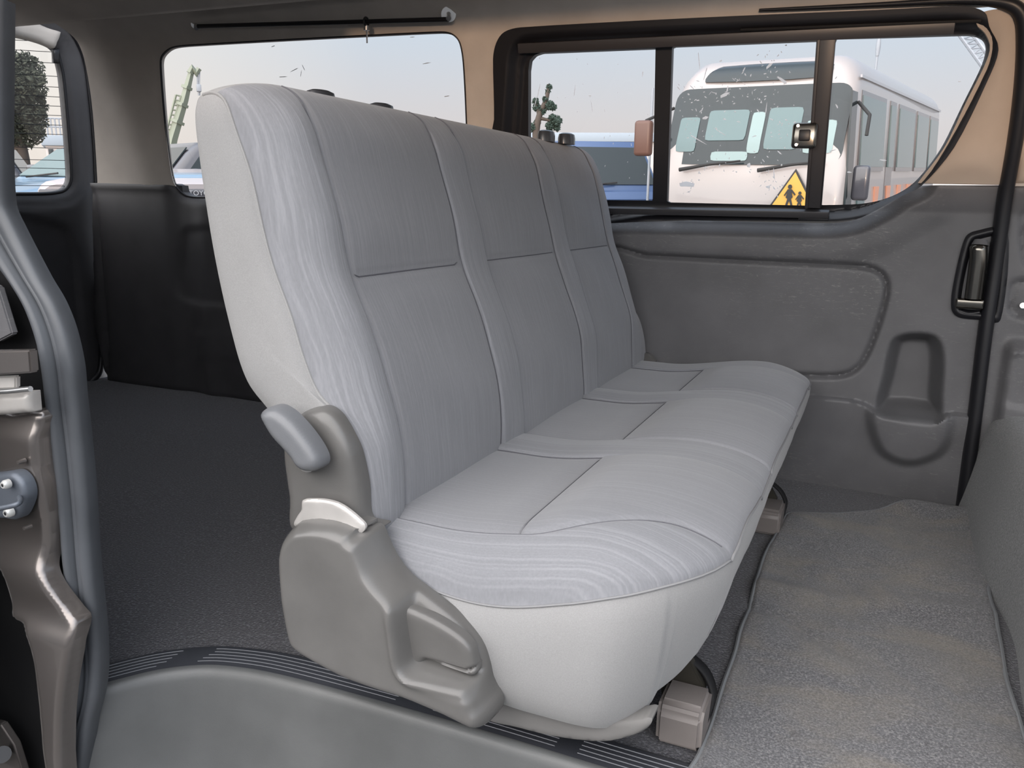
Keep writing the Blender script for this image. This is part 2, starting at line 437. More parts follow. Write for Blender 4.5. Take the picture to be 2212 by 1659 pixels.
wall = empty('wall_back', (-1.2, 2.27, 0)); struct(wall, 'far side wall of the van behind the bench seat', 'wall')
relief('upper_trim', up_poly, mWall(0), h_up, .010, M['headliner'], wall, holes=[QW, DO], skirt=.012)
# lower dark trim (rear quarter)
lowpoly = PW([(196, 412)]) + [(-1.02, .735), (-1.02, 0.0), (-2.86, 0.0), (-2.86, .745)]
lowpoly = [(ENDU[0][0], .748), (-2.3, .746), (-1.6, .742), (-1.02, .742), (-1.02, -.005), (-2.72, -.005)] + PW([(214, 700), (211, 560)])
g1 = PW([(212, 415), (228, 560), (240, 700), (242, 800), (232, 822)])
arm = cr(PW([(395, 520), (400, 495), (430, 488), (640, 490), (640, 640), (400, 650)]), True, 5)
vents = [PW([(430, 720+i*7), (520, 722+i*7)]) for i in range(8)]
def h_low(A, B, D):
    h = .012+.012*ss(-A, 2.28, 2.36)
    h = h + .016*np.exp(-((A+2.18)/.05)**2)*(1-ss(B, .55, .75))
    d = dline(A, B, g1); h -= .012*np.exp(-(d/.012)**2)
    s = sdf(A, B, arm); h -= .008*ss(s, -.004, .02)
    h -= .015*(1-ss(-sdf(A, B, QW), 0, .026))
    for v in vents: h += .0035*np.exp(-(dline(A, B, v)/.004)**2)
    return h + rnd_edge(D, .008, .006)
relief('lower_trim', lowpoly, mWall(0), h_low, .012, M['trimdark'], wall, holes=[QW], skirt=.03)

# window 1: rear quarter
w1 = empty('window_1', (-1.6, 2.2, .72)); struct(w1, 'rear quarter window of the far side', 'window')
relief('glass', QW, mWall(-.005), lambda A, B, D: 0*A, .06, M['glass'], w1, skirt=0)
def rim(name, poly, mapf, wdt, hh, m, parent, n_in=3):
    """a frame that follows poly, wdt wide outside of it"""
    P = np.array(poly); T = np.roll(P, -1, 0)-np.roll(P, 1, 0); T /= np.linalg.norm(T, axis=1)[:, None]+1e-9
    area = np.sum(P[:, 0]*np.roll(P[:, 1], -1)-np.roll(P[:, 0], -1)*P[:, 1])
    Nn = np.stack([T[:, 1], -T[:, 0]], 1)*(1 if area > 0 else -1)
    V = []; prof = [(-.1, -.5), (0, .6), (.2, 1), (.8, 1), (1, .6), (1.05, -.5)]; k = len(prof)
    for p, nn in zip(P, Nn):
        for a, b in prof:
            q = p+nn*wdt*a; V.append(mapf(q[0], q[1], hh*b))
    n = len(P); Fc = [(i*k+j, ((i+1) % n)*k+j, ((i+1) % n)*k+j+1, i*k+j+1) for i in range(n) for j in range(k-1)]
    o = mesh(name, V, Fc, m, parent)
    bm = bmesh.new(); bm.from_mesh(o.data); bmesh.ops.recalc_face_normals(bm, faces=bm.faces); bm.to_mesh(o.data); bm.free(); return o
rim('window_seal', QW, mWall(-.003), .004, .004, M['black'], w1)

# ceiling
ceil_prof = [(2.025, 1.272), (1.97, 1.30), (1.9, 1.325), (1.8, 1.345), (1.3, 1.365), (.95, 1.355), (.75, 1.335), (.66, 1.30), (.62, 1.27)]
V = []; xs = np.linspace(-2.74, 1.7, 24)
for x in xs:
    for y, z in cr(ceil_prof, False, 4): V.append((x, y, z))
k = len(cr(ceil_prof, False, 4)); Fc = [(i*k+j, (i+1)*k+j, (i+1)*k+j+1, i*k+j+1) for i in range(len(xs)-1) for j in range(k-1)]
ce = mesh('ceiling', V, Fc, M['headliner']); struct(ce, 'grey felt headliner of the van', 'ceiling')
sol = ce.modifiers.new('s', 'SOLIDIFY'); sol.thickness = .03; sol.offset = 1

# near side body behind the door opening, and the front end shell
nw = empty('wall_front', (-1.9, .6, 0)); struct(nw, 'near side body panel behind the door opening', 'wall')
prism('body_panel', [(-2.88, -.25), (-1.10, -.25), (-1.06, .3), (-1.13, .74), (-2.88, .74)], fY, .60, .56, M['trimdark'], nw)
prism('window_header', [(-2.88, 1.14), (-1.13, 1.14), (-1.13, 1.30), (-2.88, 1.30)], fY, .60, .56, M['trimdark'], nw)
prism('rear_post', [(-2.88, .74), (-1.85, .74), (-1.85, 1.14), (-2.88, 1.14)], fY, .60, .56, M['trimdark'], nw)  # unseen post made wide so the sun misses the far rear pillar
prism('door_post', [(-1.25, .74), (-1.13, .74), (-1.13, 1.14), (-1.25, 1.14)], fY, .60, .56, M['trimdark'], nw)
prism('side_glass', [(-1.85, .74), (-1.25, .74), (-1.25, 1.14), (-1.85, 1.14)], fY, .58, .576, M['glass'], nw)
fw = empty('wall_right', (1.6, 1.5, 0)); struct(fw, 'front bulkhead area of the cabin', 'wall')
box('cowl', (1.6, .6, -.25), (1.7, 2.3, .62), M['trimdark'], fw, 0)

# rear end: tailgate
XR = -2.79
tail = empty('wall_left', (XR, 1.5, 0)); struct(tail, 'tail end of the van body with the rear hatch opening', 'wall')
RWn = cr(PX([(-60, 62), (15, 77), (62, 86), (98, 97), (117, 108), (123, 125), (132, 165), (142, 270), (149, 372), (146, 396), (132, 410), (100, 415), (15, 416), (-60, 418)], XR), True, 5)
RO = cr(PX([(-80, 5), (60, 24), (112, 40), (150, 66), (180, 125), (195, 215), (205, 330), (209, 440), (212, 600), (217, 740), (213, 800), (192, 826), (150, 838), (-80, 850)], XR+.03), True, 5)
relief('rear_frame', [(.6, -.02), (2.42, -.02), (2.42, 1.34), (.6, 1.34)], mXp(XR+.03), lambda A, B, D: 0*A+.0, .02, M['headliner'], tail, holes=[RO], skirt=.05)
door2 = empty('door_2', (XR, 1.6, 0)); struct(door2, 'dark rear hatch with a wide window', 'door')
rp = cr(PX([(-60, 480), (110, 482), (135, 500), (155, 560), (165, 680), (150, 800), (-60, 806)], XR), True, 5)
rp2 = PX([(135, 520), (150, 590)], XR); 
def h_tail(A, B, D):
    h = .0+0*A
    dw = -sdf(A, B, RWn); h = h + .02*ss(dw, .0, .03)+.012*ss(dw, .045, .06)
    s = sdf(A, B, rp); h -= .012*ss(s, -.004, .012)
    return h
relief('hatch_trim', RO, mXp(XR), h_tail, .014, M['trimdark'], door2, holes=[RWn], skirt=.02)
relief('top_garnish', cr(PX([(-60, 22), (20, 38), (75, 44), (105, 58), (135, 68), (128, 92), (120, 105), (98, 96), (62, 85), (15, 76), (-60, 60)], XR+.035), True, 4), mXp(XR+.035), lambda A, B, D: rnd_edge(D, .02, .012), .012, M['headliner'], door2)
relief('latch_cover', PX([(117, 108), (131, 104), (131, 137), (118, 136)], XR+.03), mXp(XR+.03), lambda A, B, D: rnd_edge(D, .008, .006), .008, M['black'], door2)
w3 = empty('window_3', (XR, 1.6, .7)); struct(w3, 'rear hatch window with heating lines', 'window')
relief('glass', RWn, mXp(XR-.01), lambda A, B, D: 0*A, .08, M['glass'], w3, skirt=0)
rim('window_seal', RWn, mXp(XR-.004), .012, .012, M['black'], w3)
ys = [92, 112, 135, 163, 186, 207, 227, 247, 268, 288, 318, 344, 362, 380, 400]
for i, y in enumerate(ys):
    p0 = onX(-55, y-10+i*.7, XR-.006); p1 = onX(147, y+7-i*.35, XR-.006)
    # keep the line on the pane
    def edge(z):
        ysn = [p[0] for p in RWn if abs(p[1]-z) < .02]; return (max(ysn) if ysn else 2.2)
    p1[1] = min(p1[1], edge(p1[2])-.01)
    tube('heating_line', [p0, p1], .0011, M['black'], w3, n=5)
rubbert = cr([tuple(onX(x, y, XR+.035)) for x, y in [(-60, 2), (60, 22), (112, 38), (152, 64), (183, 125), (197, 215), (207, 330), (211, 440), (214, 600), (219, 740), (215, 802), (194, 828)]], False, 5)
tube('hatch_weatherstrip', rubbert, .012, M['black'], tail, n=8)

# =================================================================== FAR SLIDING DOOR
d1 = empty('door_1', (-.4, 2.27, 0)); struct(d1, 'far sliding door with scuffed dark grey trim', 'door')
sillpx = [(1040, 468), (1350, 472), (1600, 476), (1790, 479), (1850, 470), (1900, 447), (1945, 420), (1985, 400)]
tp = cr(PW(sillpx), False, 6)
seal_x = [(2163, 400), (2150, 500), (2120, 700), (2098, 900), (2072, 1092)]
trim_poly = tp + PW([(2075, 400.5)]) + PW(seal_x) + PW([(2060, 1112), (1690, 1120)]) + [(-.98, -.005), (-.98, .73)]
trim_poly = [p for p in trim_poly]
insert = cr(PW([(1300, 547), (1400, 552), (1600, 562), (1800, 571), (1870, 577), (1900, 589), (1914, 612), (1912, 648), (1890, 722), (1865, 778), (1838, 804), (1800, 812), (1700, 810), (1300, 795)]), True, 6)
ledge = cr(PW([(1500, 838), (1780, 855), (1830, 860), (1868, 869), (1895, 884), (1935, 894), (1990, 900), (2022, 903), (2040, 893), (2062, 890), (2110, 896)]), False, 6)
pocket = cr(PW([(1920, 745), (1938, 724), (1985, 717), (2026, 728), (2041, 770), (2038, 850), (2030, 903), (1960, 900), (1893, 888), (1905, 810)]), True, 6)
bulge = cr(PW([(1885, 886), (1940, 897), (2010, 905), (2045, 893), (2042, 940), (2020, 975), (1960, 992), (1905, 965)]), True, 6)
bezel = cr(PW([(2175, 497), (2105, 499), (2085, 512), (2070, 560), (2056, 630), (2055, 668), (2070, 684), (2110, 689), (2160, 690)]), True, 6)
LX = np.array([p[0] for p in ledge]); LZ = np.array([p[1] for p in ledge])
TX = np.array([p[0] for p in tp]); TZ = np.array([p[1] for p in tp])
def h_trim(A, B, D):
    dt = dline(A, B, tp)
    h = -.035 + .045*ss(dt, .0, .045)
    h -= .005*ss(dt, .07, .12)
    s = sdf(A, B, insert); h += -.003*ss(s, 0, .01) - .014*np.exp(-(np.abs(s)/.006)**2)
    below = ss(np.interp(A, LX, LZ)-B, -.001, .006); h += .014*below - .010*ss(np.interp(A, LX, LZ)-B, .0, .12)
    p = sdf(A, B, pocket); h -= .085*ss(p, -.002, .034)
    q = sdf(A, B, bulge); h += .022*ss(q, -.022, .012)*below
    return h + rnd_edge(D, .006, .005)
relief('door_trim', trim_poly, mWall(0), h_trim, .0042, M['trim'], d1, skirt=.03)
# beige pillar garnish
garn = cr(PW([(2103, 44), (2118, 30), (2150, 22), (2180, 24), (2200, 60)]), False, 4) + PW([(2198, 160), (2183, 280), (2165, 399), (1982, 396)]) + cr(PW([(1990, 385), (2040, 318), (2085, 225), (2125, 145), (2138, 105), (2128, 75), (2112, 60)]), False, 4)
relief('pillar_garnish', garn, mWall(.004), lambda A, B, D: .006+.012*ss(D, 0, .05), .010, M['beige'], d1, skirt=.03)
# handle
relief('handle_bezel', bezel, mWall(.012), lambda A, B, D: .006*ss(D, 0, .008)-.024*ss(D, .012, .030), .005, M['black'], d1, skirt=.012)
hd = [tuple(onW(x, y, .03)) for x, y in [(2113, 526), (2113, 560), (2108, 600), (2102, 645)]]
hm = tube('door_handle', cr(hd, False, 4), [.014]+[.021]*11+[.021], M['chrome'], d1, n=14, flat=.9)
tube('handle_cap', [tuple(onW(2119, 518, .028)), tuple(onW(2117, 530, .030))], [.014, .019], M['trim'], hm, n=14)
lk = box('lock_lever', (-.030, -.012, -.012), (.030, .012, .012), M['chrome'], hm, .005, 3)
lk.location = onW(2094, 656, .022)
tube('lock_recess', cr([tuple(onW(x, y, .012)) for x, y in [(2072, 672), (2092, 678), (2116, 675)]], False, 4), .006, M['black'], hm, n=8)
# pocket line inside the cup recess
# door edge seal (dark vertical strip) and upper opening seal
sealp = cr([tuple(onW(x, y, .012)) for x, y in [(1640, 22), (1900, 10), (2060, 2), (2150, 4), (2195, 18), (2212, 55), (2210, 160), (2195, 290), (2172, 420), (2152, 560), (2128, 720), (2106, 900), (2080, 1095)]], False, 6)
t1 = tube('trim_2', sealp, list(np.interp(np.arange(len(sealp)), [0, 12, 22, 30], [.004, .009, .018, .020])), M['black'], None, n=10, flat=.8); struct(t1, 'black rubber seal round the far door opening', 'door seal')

# window 2: sliding window
w2 = empty('window_2', (-.5, 2.2, .72)); struct(w2, 'sliding side window in a black frame', 'window')
OFF = .0
g1p = PW([(1137, 430), (1137, 150), (1140, 128), (1150, 117), (1165, 112), (1413, 102), (1407, 433)])
g2p = PW([(1449, 98), (1765, 85), (1741, 444), (1438, 437)])
g3p = cr(PW([(1804, 81), (1804, 80), (1950, 76), (2085, 72), (2110, 74), (2127, 84), (2132, 104), (2122, 140), (2082, 222), (2040, 308), (2005, 360), (1965, 402), (1915, 428), (1860, 440), (1772, 443), (1772, 442)]), True, 4)
fr_out = cr(PW([(1060, 470), (1073, 260), (1071, 130), (1078, 95), (1095, 72), (1130, 62), (1500, 42), (1900, 25), (2080, 17), (2125, 30), (2135, 60), (2155, 110), (2130, 180), (2060, 320), (1990, 402), (1945, 425), (1900, 450), (1850, 474), (1790, 482), (1500, 476)]), True, 4)
inner = cr(PW([(1112, 480), (1108, 150), (1118, 105), (1145, 88), (1500, 70), (1900, 54), (2062, 48), (2120, 60), (2140, 95), (2128, 150), (2040, 320), (1975, 408), (1900, 445), (1850, 462), (1790, 468), (1400, 466)]), True, 4)
in2 = cr(PW([(1128, 480), (1124, 150), (1134, 118), (1158, 102), (1500, 88), (1900, 68), (2100, 62), (2134, 90), (2125, 145), (2050, 295), (1975, 400), (1900, 438), (1850, 452), (1790, 458), (1400, 455)]), True, 4)
def h_fr(A, B, D):
    return .018 - .022*ss(sdf(A, B, inner), -.012, .012) - .010*ss(sdf(A, B, in2), -.004, .004)
relief('window_frame', fr_out, mWall(0), h_fr, .0048, M['black'], w2, holes=[g1p, g2p, g3p], skirt=.02)
for nm, gp, of in (('front_glass', g3p, -.028), ('sliding_glass', g2p, -.020), ('rear_glass', g1p, -.028)):
    relief(nm, gp, mWall(of), lambda A, B, D: 0*A, .08, M['glass'], w2, skirt=0)
# channels: upper and lower rails
def strip(name, px, wpx, off, th, m, parent, bev=.002):
    """a bar on the wall whose axis runs through image-plane points projected on the wall; wpx = half width in metres"""
    P = [onW(x, y, off) for x, y in px]
    a, b = Vector(P[0]), Vector(P[-1]); ax = (b-a).normalized(); n = Vector((0, -1, -.29)).normalized(); n = (n-ax*n.dot(ax)).normalized(); s = ax.cross(n).normalized()
    L = (b-a).length; Mx = Matrix((ax, n, s)).transposed().to_4x4(); Mx.translation = a
    return box(name, (0, -.001, -wpx), (L, th, wpx), m, parent, bev, 2, Mx)
strip('upper_channel', [(1122, 104), (2062, 60)], .0125, .006, .012, M['railgrey'], w2)
strip('channel_groove', [(1600, 64), (2120, 44)], .0035, .008, .010, M['blacksoft'], w2)
strip('lower_rail', [(1300, 451), (1792, 460)], .0085, .006, .022, M['railgrey'], w2)
strip('lower_clip', [(1725, 471), (1790, 473)], .004, .006, .012, M['black'], w2)
strip('stile', [(1786, 80), (1757, 447)], .0185, .004, .012, M['railgrey'], w2)
strip('glass_edge', [(1769, 84), (1743, 447)], .0040, .004, .016, M['railgrey'], w2)
strip('stile_rubber', [(1802, 80), (1771, 447)], .0045, .006, .010, M['black'], w2)
# latch
lp = onW(1738, 293, .03)
lt = box('window_latch', (-.029, -.010, -.030), (.029, .012, .030), M['chrome'], w2, .008, 3); lt.location = lp
LOCAL = True
a_ = box('latch_tab', (-.012, -.018, -.013), (.014, -.006, .013), M['black'], lt, .003, 2)
for dz in (-.022, .022):
    tube('latch_pin', [(-.016, -.014, dz), (-.016, -.006, dz)], .004, M['steel'], lt, n=8)
LOCAL = False

# peeled film flecks on the sliding pane
rng = random.Random(4)
V = []; Fc = []
def fleck(x, y, L, wd, ang, off):
    p = onW(x, y, off); c, s = math.cos(ang), math.sin(ang); n = rng.choice((5, 6, 7)); b0 = len(V)
    for i in range(n):
        t = 2*math.pi*i/n; q = rng.uniform(.6, 1.2); a, b = L*math.cos(t)*q, wd*math.sin(t)*q
        X, Z_ = p[0]+a*c-b*s, p[2]+a*s+b*c
        V.append((X, float(WY(Z_))-off, Z_))
    Fc.append(tuple(range(b0, b0+n)))
cl = [(1655, 215), (1570, 205), (1520, 265), (1490, 385), (1545, 350), (1630, 355), (1700, 300), (1600, 190), (1660, 140), (1500, 235), (1475, 210), (1665, 395), (1680, 260)]
for _ in range(230):
    cx, cy = rng.choice(cl); x, y = rng.gauss(cx, 26), rng.gauss(cy, 22)
    if 1458 < x < 1735 and 95 < y < 425:
        s = rng.choice((1, 1, 1, 1.8)); fleck(x, y, rng.uniform(.0012, .0042)*s, rng.uniform(.0006, .0018), rng.uniform(0, 3.1), -.018)
for x, y, L, wd, a in [(1688, 172, .020, .0045, -.6), (1662, 142, .011, .004, .6), (1485, 398, .022, .009, .1), (1505, 300, .030, .0012, -.5), (1618, 357, .006, .006, 0), (1524, 158, .018, .0014, 1.3), (1510, 132, .022, .0010, -1.45),
                       (1555, 285, .02, .001, -.55), (1672, 375, .02, .0016, -1.4), (1659, 404, .008, .004, .1), (1565, 205, .013, .005, .4), (1522, 255, .010, .004, .2), (1730, 318, .01, .001, 1.4), (1655, 235, .02, .0012, 1.5)]:
    fleck(x, y, L, wd, a, -.018)
for _ in range(26):
    x, y = rng.uniform(1145, 1400), rng.uniform(120, 400); fleck(x, y, rng.uniform(.001, .005), .0007, rng.uniform(1, 2), -.026)
for x, y, L, a in [(1164, 195, .02, 1.25), (1157, 220, .014, 1.2), (1241, 197, .018, 1.35), (1278, 228, .016, -1.45), (1274, 207, .005, 0), (1388, 160, .009, 1.4)]:
    fleck(x, y, L, .0012, a, -.026)
for x, y, L, a in [(1806, 168, .004, 1), (1800, 325, .01, .3), (1908, 346, .010, -.1), (1808, 230, .006, -1), (1835, 372, .006, 0), (2072, 176, .003, 0)]:
    fleck(x, y, L, .0016, a, -.026)
fo = mesh('film_residue', V, Fc, M['smear'], w2, False); fo['kind'] = 'stuff'
so = fo.modifiers.new('s', 'SOLIDIFY'); so.thickness = .0004
V = []; Fc = []
for x, y, L, a in [(634, 152, .02, .3), (655, 145, .012, -1.2), (650, 160, .014, 1.1), (610, 166, .02, 0), (590, 100, .01, .2), (920, 137, .016, .1), (965, 208, .012, .1), (890, 80, .01, 0)]:
    fleck(x, y, L, .0011, a, -.026)
fo = mesh('scratch_marks', V, Fc, mat('dull scratch', (.35, .36, .36), .7), w1, False); fo['kind'] = 'stuff'

# right of the seal: B pillar lower trim
bp = empty('trim_3', (.4, 2.25, .3)); struct(bp, 'grey moulded pillar trim ahead of the far door', 'pillar trim')
bpoly = PW([(2186, 402), (2330, 402), (2330, 1120), (2092, 1100), (2110, 900), (2130, 740), (2160, 560)])
bt1 = cr(PW([(2208, 470), (2225, 455), (2330, 450), (2330, 575), (2235, 575), (2213, 560)]), True, 4)
bt2 = cr(PW([(2183, 640), (2190, 613), (2215, 608), (2300, 608), (2300, 682), (2200, 680), (2184, 668)]), True, 4)
stepl = PW([(2152, 705), (2175, 738), (2330, 740)])
bt3 = cr(PW([(2180, 760), (2330, 752), (2330, 870), (2165, 870), (2170, 800)]), True, 4)
def h_b(A, B, D):
    h = .01+0*A
    for q in (bt1, bt2): s = sdf(A, B, q); h -= .010*np.exp(-(s/.006)**2)+.005*ss(s, 0, .01)
    zz = onW(2200, 735)[2]; h += .035*ss(zz-B, -.01, .03)*ss(A, onW(2155, 800)[0]-.0, onW(2180, 800)[0])
    s = sdf(A, B, bt3); h -= .006*ss(s, 0, .01)
    return h + rnd_edge(D, .01, .01)
relief('pillar_lower', bpoly, mWall(.0), h_b, .0065, M['trim'], bp, skirt=.03)
relief('pillar_upper', PW([(2190, 398), (2212, 150), (2400, 150), (2400, 398)]), mWall(.0), lambda A, B, D: .008+rnd_edge(D, .01, .01), .01, M['beige'], bp, skirt=.03)
box('pillar_core', (.26, 2.28, -.02), (.8, 2.32, 1.22), M['trimdark'], bp, 0)
sc_ = tube('trim_screw', [tuple(onW(2210, 660, .012)), tuple(onW(2210, 660, .018))], .007, M['steel'], bp, n=10)

# carpeted box under the front seat, right edge of the picture
cb = empty('trim_4', (.5, 1.7, 0)); struct(cb, 'grey carpeted step box at the foot of the front seats', 'carpeted box')
prof = [(.262, -.002), (.268, .03), (.285, .12), (.300, .20), (.315, .232), (.345, .250), (.45, .258), (1.3, .262), (1.3, -.002)]
pp = cr(prof[:7], False, 5)+prof[7:]
Vb = []; ysb = np.linspace(.98, 2.262, 40); kk = len(pp)
for y in ysb:
    w_ = .012*math.sin(y*5.3)+.006*math.sin(y*13)
    for a, b in pp: Vb.append((a+w_*(1 if a < .5 else 0)-.012*(y-1.6), y, b))
Fb = [(i*kk+j, i*kk+(j+1) % kk, (i+1)*kk+(j+1) % kk, (i+1)*kk+j) for i in range(len(ysb)-1) for j in range(kk)]
Fb += [tuple(range(kk)), tuple(range((len(ysb)-1)*kk, len(ysb)*kk))[::-1]]
cbm = mesh('carpet_cover', Vb, Fb, M['boxcarpet'], cb); sharp(cbm, 60)

# =================================================================== NEAR DOOR PILLAR (left edge)
jamb = empty('door_3', (-1.05, .68, 0)); struct(jamb, 'painted door pillar with striker at the left edge of the opening', 'door pillar')
Lp = [(-60, 0), (-62, 200), (-62, 380), (-45, 480), (-20, 540), (29, 605), (58, 652), (75, 692), (90, 741), (100, 799), (107, 859), (119, 948), (130, 1045), (139, 1128), (144, 1200), (152, 1267), (159, 1353), (166, 1440), (160, 1506), (147, 1564), (139, 1627), (134, 1680), (130, 1740)]
Rp = [(13, 0), (12, 200), (12, 330), (17, 438), (35, 481), (95, 600), (124, 649), (145, 698), (159, 747), (169, 799), (174, 859), (184, 948), (193, 1045), (198, 1128), (203, 1200), (209, 1267), (218, 1353), (222, 1440), (216, 1506), (201, 1564), (192, 1627), (187, 1680), (183, 1740)]
Lc, Rc = cr(Lp, False, 5), cr(Rp, False, 5)
ZY = lambda y: .715
pf = [(.08, -.02), (.0, .004), (.06, .012), (.16, .017), (.28, .019), (.38, .015), (.46, .006), (.50, .003), (.53, .008), (.56, .012), (.60, .010), (.66, .011), (.80, .012), (.92, .009), (1.0, .003), (.90, -.02)]
Vw = []; kw = len(pf)
for (lx, ly), (rx, ry) in zip(Lc, Rc):
    a = onY(lx, ly, .715); b = onY(rx, ry, .722)
    for t, hh in pf:
        p = a*(1-t)+b*t; Vw.append((p[0]+hh*.25, p[1]-hh, p[2]))
Fw = [(i*kw+j, (i+1)*kw+j, (i+1)*kw+j+1, i*kw+j+1) for i in range(len(Lc)-1) for j in range(kw-1)]
ws = mesh('weatherstrip', Vw, Fw, M['rubber'], jamb); ws['label'] = 'blue-grey rubber weatherstrip'
bm = bmesh.new(); bm.from_mesh(ws.data); bmesh.ops.recalc_face_normals(bm, faces=bm.faces); bm.to_mesh(ws.data); bm.free()
# dark backing panel
back = PY([(-220, -60), (14, -60), (14, 440), (40, 520), (120, 660), (158, 800), (172, 900), (198, 1200), (215, 1430), (200, 1560), (180, 1760), (-220, 1760)], .735)
relief('pillar_panel', back, mY(.737), lambda A, B, D: .004*np.sin(B*40)*np.sin(A*30), .012, M['blacksoft'], jamb, skirt=.0)
# grey striker-side body flange
plate = cr(PY([(-120, 890), (0, 899), (60, 896), (64, 950), (70, 1010), (78, 1060), (82, 1130), (82, 1215), (88, 1240), (112, 1288), (138, 1330), (155, 1352), (158, 1400), (150, 1450), (141, 1500), (133, 1560), (130, 1640), (134, 1720), (108, 1720), (97, 1655), (90, 1600), (86, 1500), (80, 1425), (66, 1375), (50, 1346), (26, 1334), (12, 1290), (0, 1236), (-60, 1180), (-120, 1150)], .67), True, 3)
zs_ = lambda y: onY(60, y, .67)[2]
def h_plate(A, B, D):
    h = -.004+0*A
    h = h + 0.0096*ss(zs_(905)-B, 0, zs_(905)-zs_(965))
    h = h - 0.0080*ss(zs_(1040)-B, 0, zs_(1040)-zs_(1165)) + 0.0141*ss(zs_(1175)-B, 0, zs_(1175)-zs_(1245))
    h = h - 0.0045*ss(zs_(1255)-B, 0, zs_(1255)-zs_(1310)) + 0.0115*ss(zs_(1315)-B, 0, zs_(1315)-zs_(1370))
    h = h - 0.0053*ss(zs_(1400)-B, 0, zs_(1400)-zs_(1600))
    return h + rnd_edge(D, .008, .008)
pl_ = relief('pillar_plate', plate, mY(.68), h_plate, .004, M['paint'], jamb, skirt=.02); pl_['label'] = 'dark bronze painted metal plate'
def yp(name, px, Y, th, m, parent=jamb, bev=.002): return prism(name, PY(px, Y), fY, Y, Y+th, m, parent, bev)
yp('rail_bracket', [(-120, 760), (62, 756), (66, 806), (-120, 818)], .640, .012, M['paint'])
yp('bracket_plate', [(-120, 816), (33, 812), (33, 840), (-120, 846)], .655, .008, M['galv'])
rl = tube('roller_rail', [tuple(onY(x, y, .645)) for x, y in [(-120, 851), (20, 845), (66, 840)]], .0035, M['steel'], jamb, n=8)
relief('rail_plate', PY([(-120, 856), (58, 848), (62, 893), (-120, 908)], .655), mY(.655), lambda A, B, D: rnd_edge(D, .01, .008), .004, M['galv'], jamb, skirt=.01)
yp('inner_bracket', [(-120, 560), (-5, 620), (26, 722), (-5, 738), (-120, 745)], .70, .01, M['trim'])
yp('lower_bracket', [(-120, 1540), (0, 1565), (30, 1610), (52, 1680), (60, 1740), (-120, 1740)], .70, .012, M['paint'])
tube('grommet', [tuple(onY(5, 1630, .69)), tuple(onY(5, 1630, .680))], .012, M['black'], jamb, n=16)
# striker
sp_ = relief('striker_plate', cr(PY([(-60, 1040), (0, 1024), (25, 1022), (44, 1040), (53, 1070), (46, 1100), (30, 1124), (0, 1122), (-60, 1110)], .655), True, 4), mY(.655), lambda A, B, D: rnd_edge(D, .006, .006), .003, M['zinc'], jamb, skirt=.012)
def torx(cx, cy, r):
    c = onY(cx, cy, .645)
    o = tube('torx_screw', [(c[0], c[1]+.006, c[2]), (c[0], c[1], c[2]), (c[0], c[1]-.003, c[2])], [r, r, r*.7], M['screw'], sp_, n=20)
    star = []
    for i in range(24):
        t = 2*math.pi*i/24; q = r*(.34+.10*math.cos(6*t)); star.append((c[0]+q*math.cos(t), c[2]+q*math.sin(t)))
    prism('torx_socket', star, fY, c[1]-.0034, c[1]-.002, M['black'], sp_)
torx(10, 1047, .0058); torx(16, 1108, .0062)
tube('striker_bar', cr([tuple(onY(x, y, v)) for x, y, v in [(-60, 1108, .62), (0, 1098, .62), (36, 1090, .622), (44, 1082, .632), (42, 1074, .655)]], False, 4), .0032, M['zinc'], sp_, n=8)
# plug
gc = onY(130, 1258, .70)
pg = tube('body_plug', [(gc[0], .735, gc[2]), (gc[0], .718, gc[2]), (gc[0], .714, gc[2])], [.0115, .0115, .010], M['rubber'], jamb, n=24)
tube('plug_ring', [(gc[0]+.0065*math.cos(t), .7135, gc[2]+.0065*math.sin(t)) for t in np.linspace(0, 2*math.pi, 24, endpoint=False)], .0008, M['rib'], pg, n=6, closed=True)
for x, y in ((43, 998), (56, 1140)):
    c = onY(x, y, .665); tube('weld_dimple', [(c[0], .672, c[2]), (c[0], .662, c[2])], [.0035, .0025], M['paint'], pl_, n=10)

# =================================================================== BENCH SEAT
seat = empty('bench_seat', (-.4, 1.55, 0)); tag(seat, 'grey cloth three-person bench seat with striped upholstery on the van floor', 'bench seat')
YA, YB = .868, 2.245
SEAM = [.94, 1.266, 1.358, 1.702, 1.792, 2.09]
SEG = [0, 0, 1, 1, 2, 2]
# full cross-section, started at the rear foot, going up the back, over the top, down the front (X, Z)
full_b = [(-.715, .30), (-.742, .40), (-.790, .47), (-.812, .546), (-.836, .65), (-.850, .76), (-.850, .82), (-.842, .846), (-.815, .860)]
full_f = [(-.778, .866), (-.748, .858), (-.724, .838), (-.703, .805), (-.690, .766), (-.668, .69), (-.649, .616), (-.622, .55), (-.597, .485), (-.580, .43), (-.572, .37), (-.568, .30), (-.575, .265)]
side_b = [(-.700, .33), (-.722, .415), (-.775, .470), (-.802, .546), (-.824, .65), (-.838, .76), (-.842, .82), (-.838, .838), (-.828, .845)]
side_f = [(-.810, .847), (-.795, .840), (-.785, .824), (-.772, .79), (-.756, .744), (-.737, .675), (-.721, .62), (-.699, .565), (-.678, .51), (-.655, .465), (-.606, .42), (-.578, .32), (-.582, .275)]
def resamp(pts, n):
    P = np.array(cr(pts, False, 10)); d = np.r_[0, np.cumsum(np.hypot(*np.diff(P, axis=0).T))]; t = np.linspace(0, d[-1], n)
    return np.stack([np.interp(t, d, P[:, 0]), np.interp(t, d, P[:, 1])], 1)
def prm(pts, ts):
    """sample by control index so that the two outlines correspond"""
    P = np.array(cr(pts, False, 10)); return P[np.clip((ts*10).astype(int), 0, len(P)-1)]
ctl_full = full_b+full_f; ctl_side = side_b+side_f; NC = len(ctl_full)-1
ts = np.arange(0, NC*10+1)/10.0
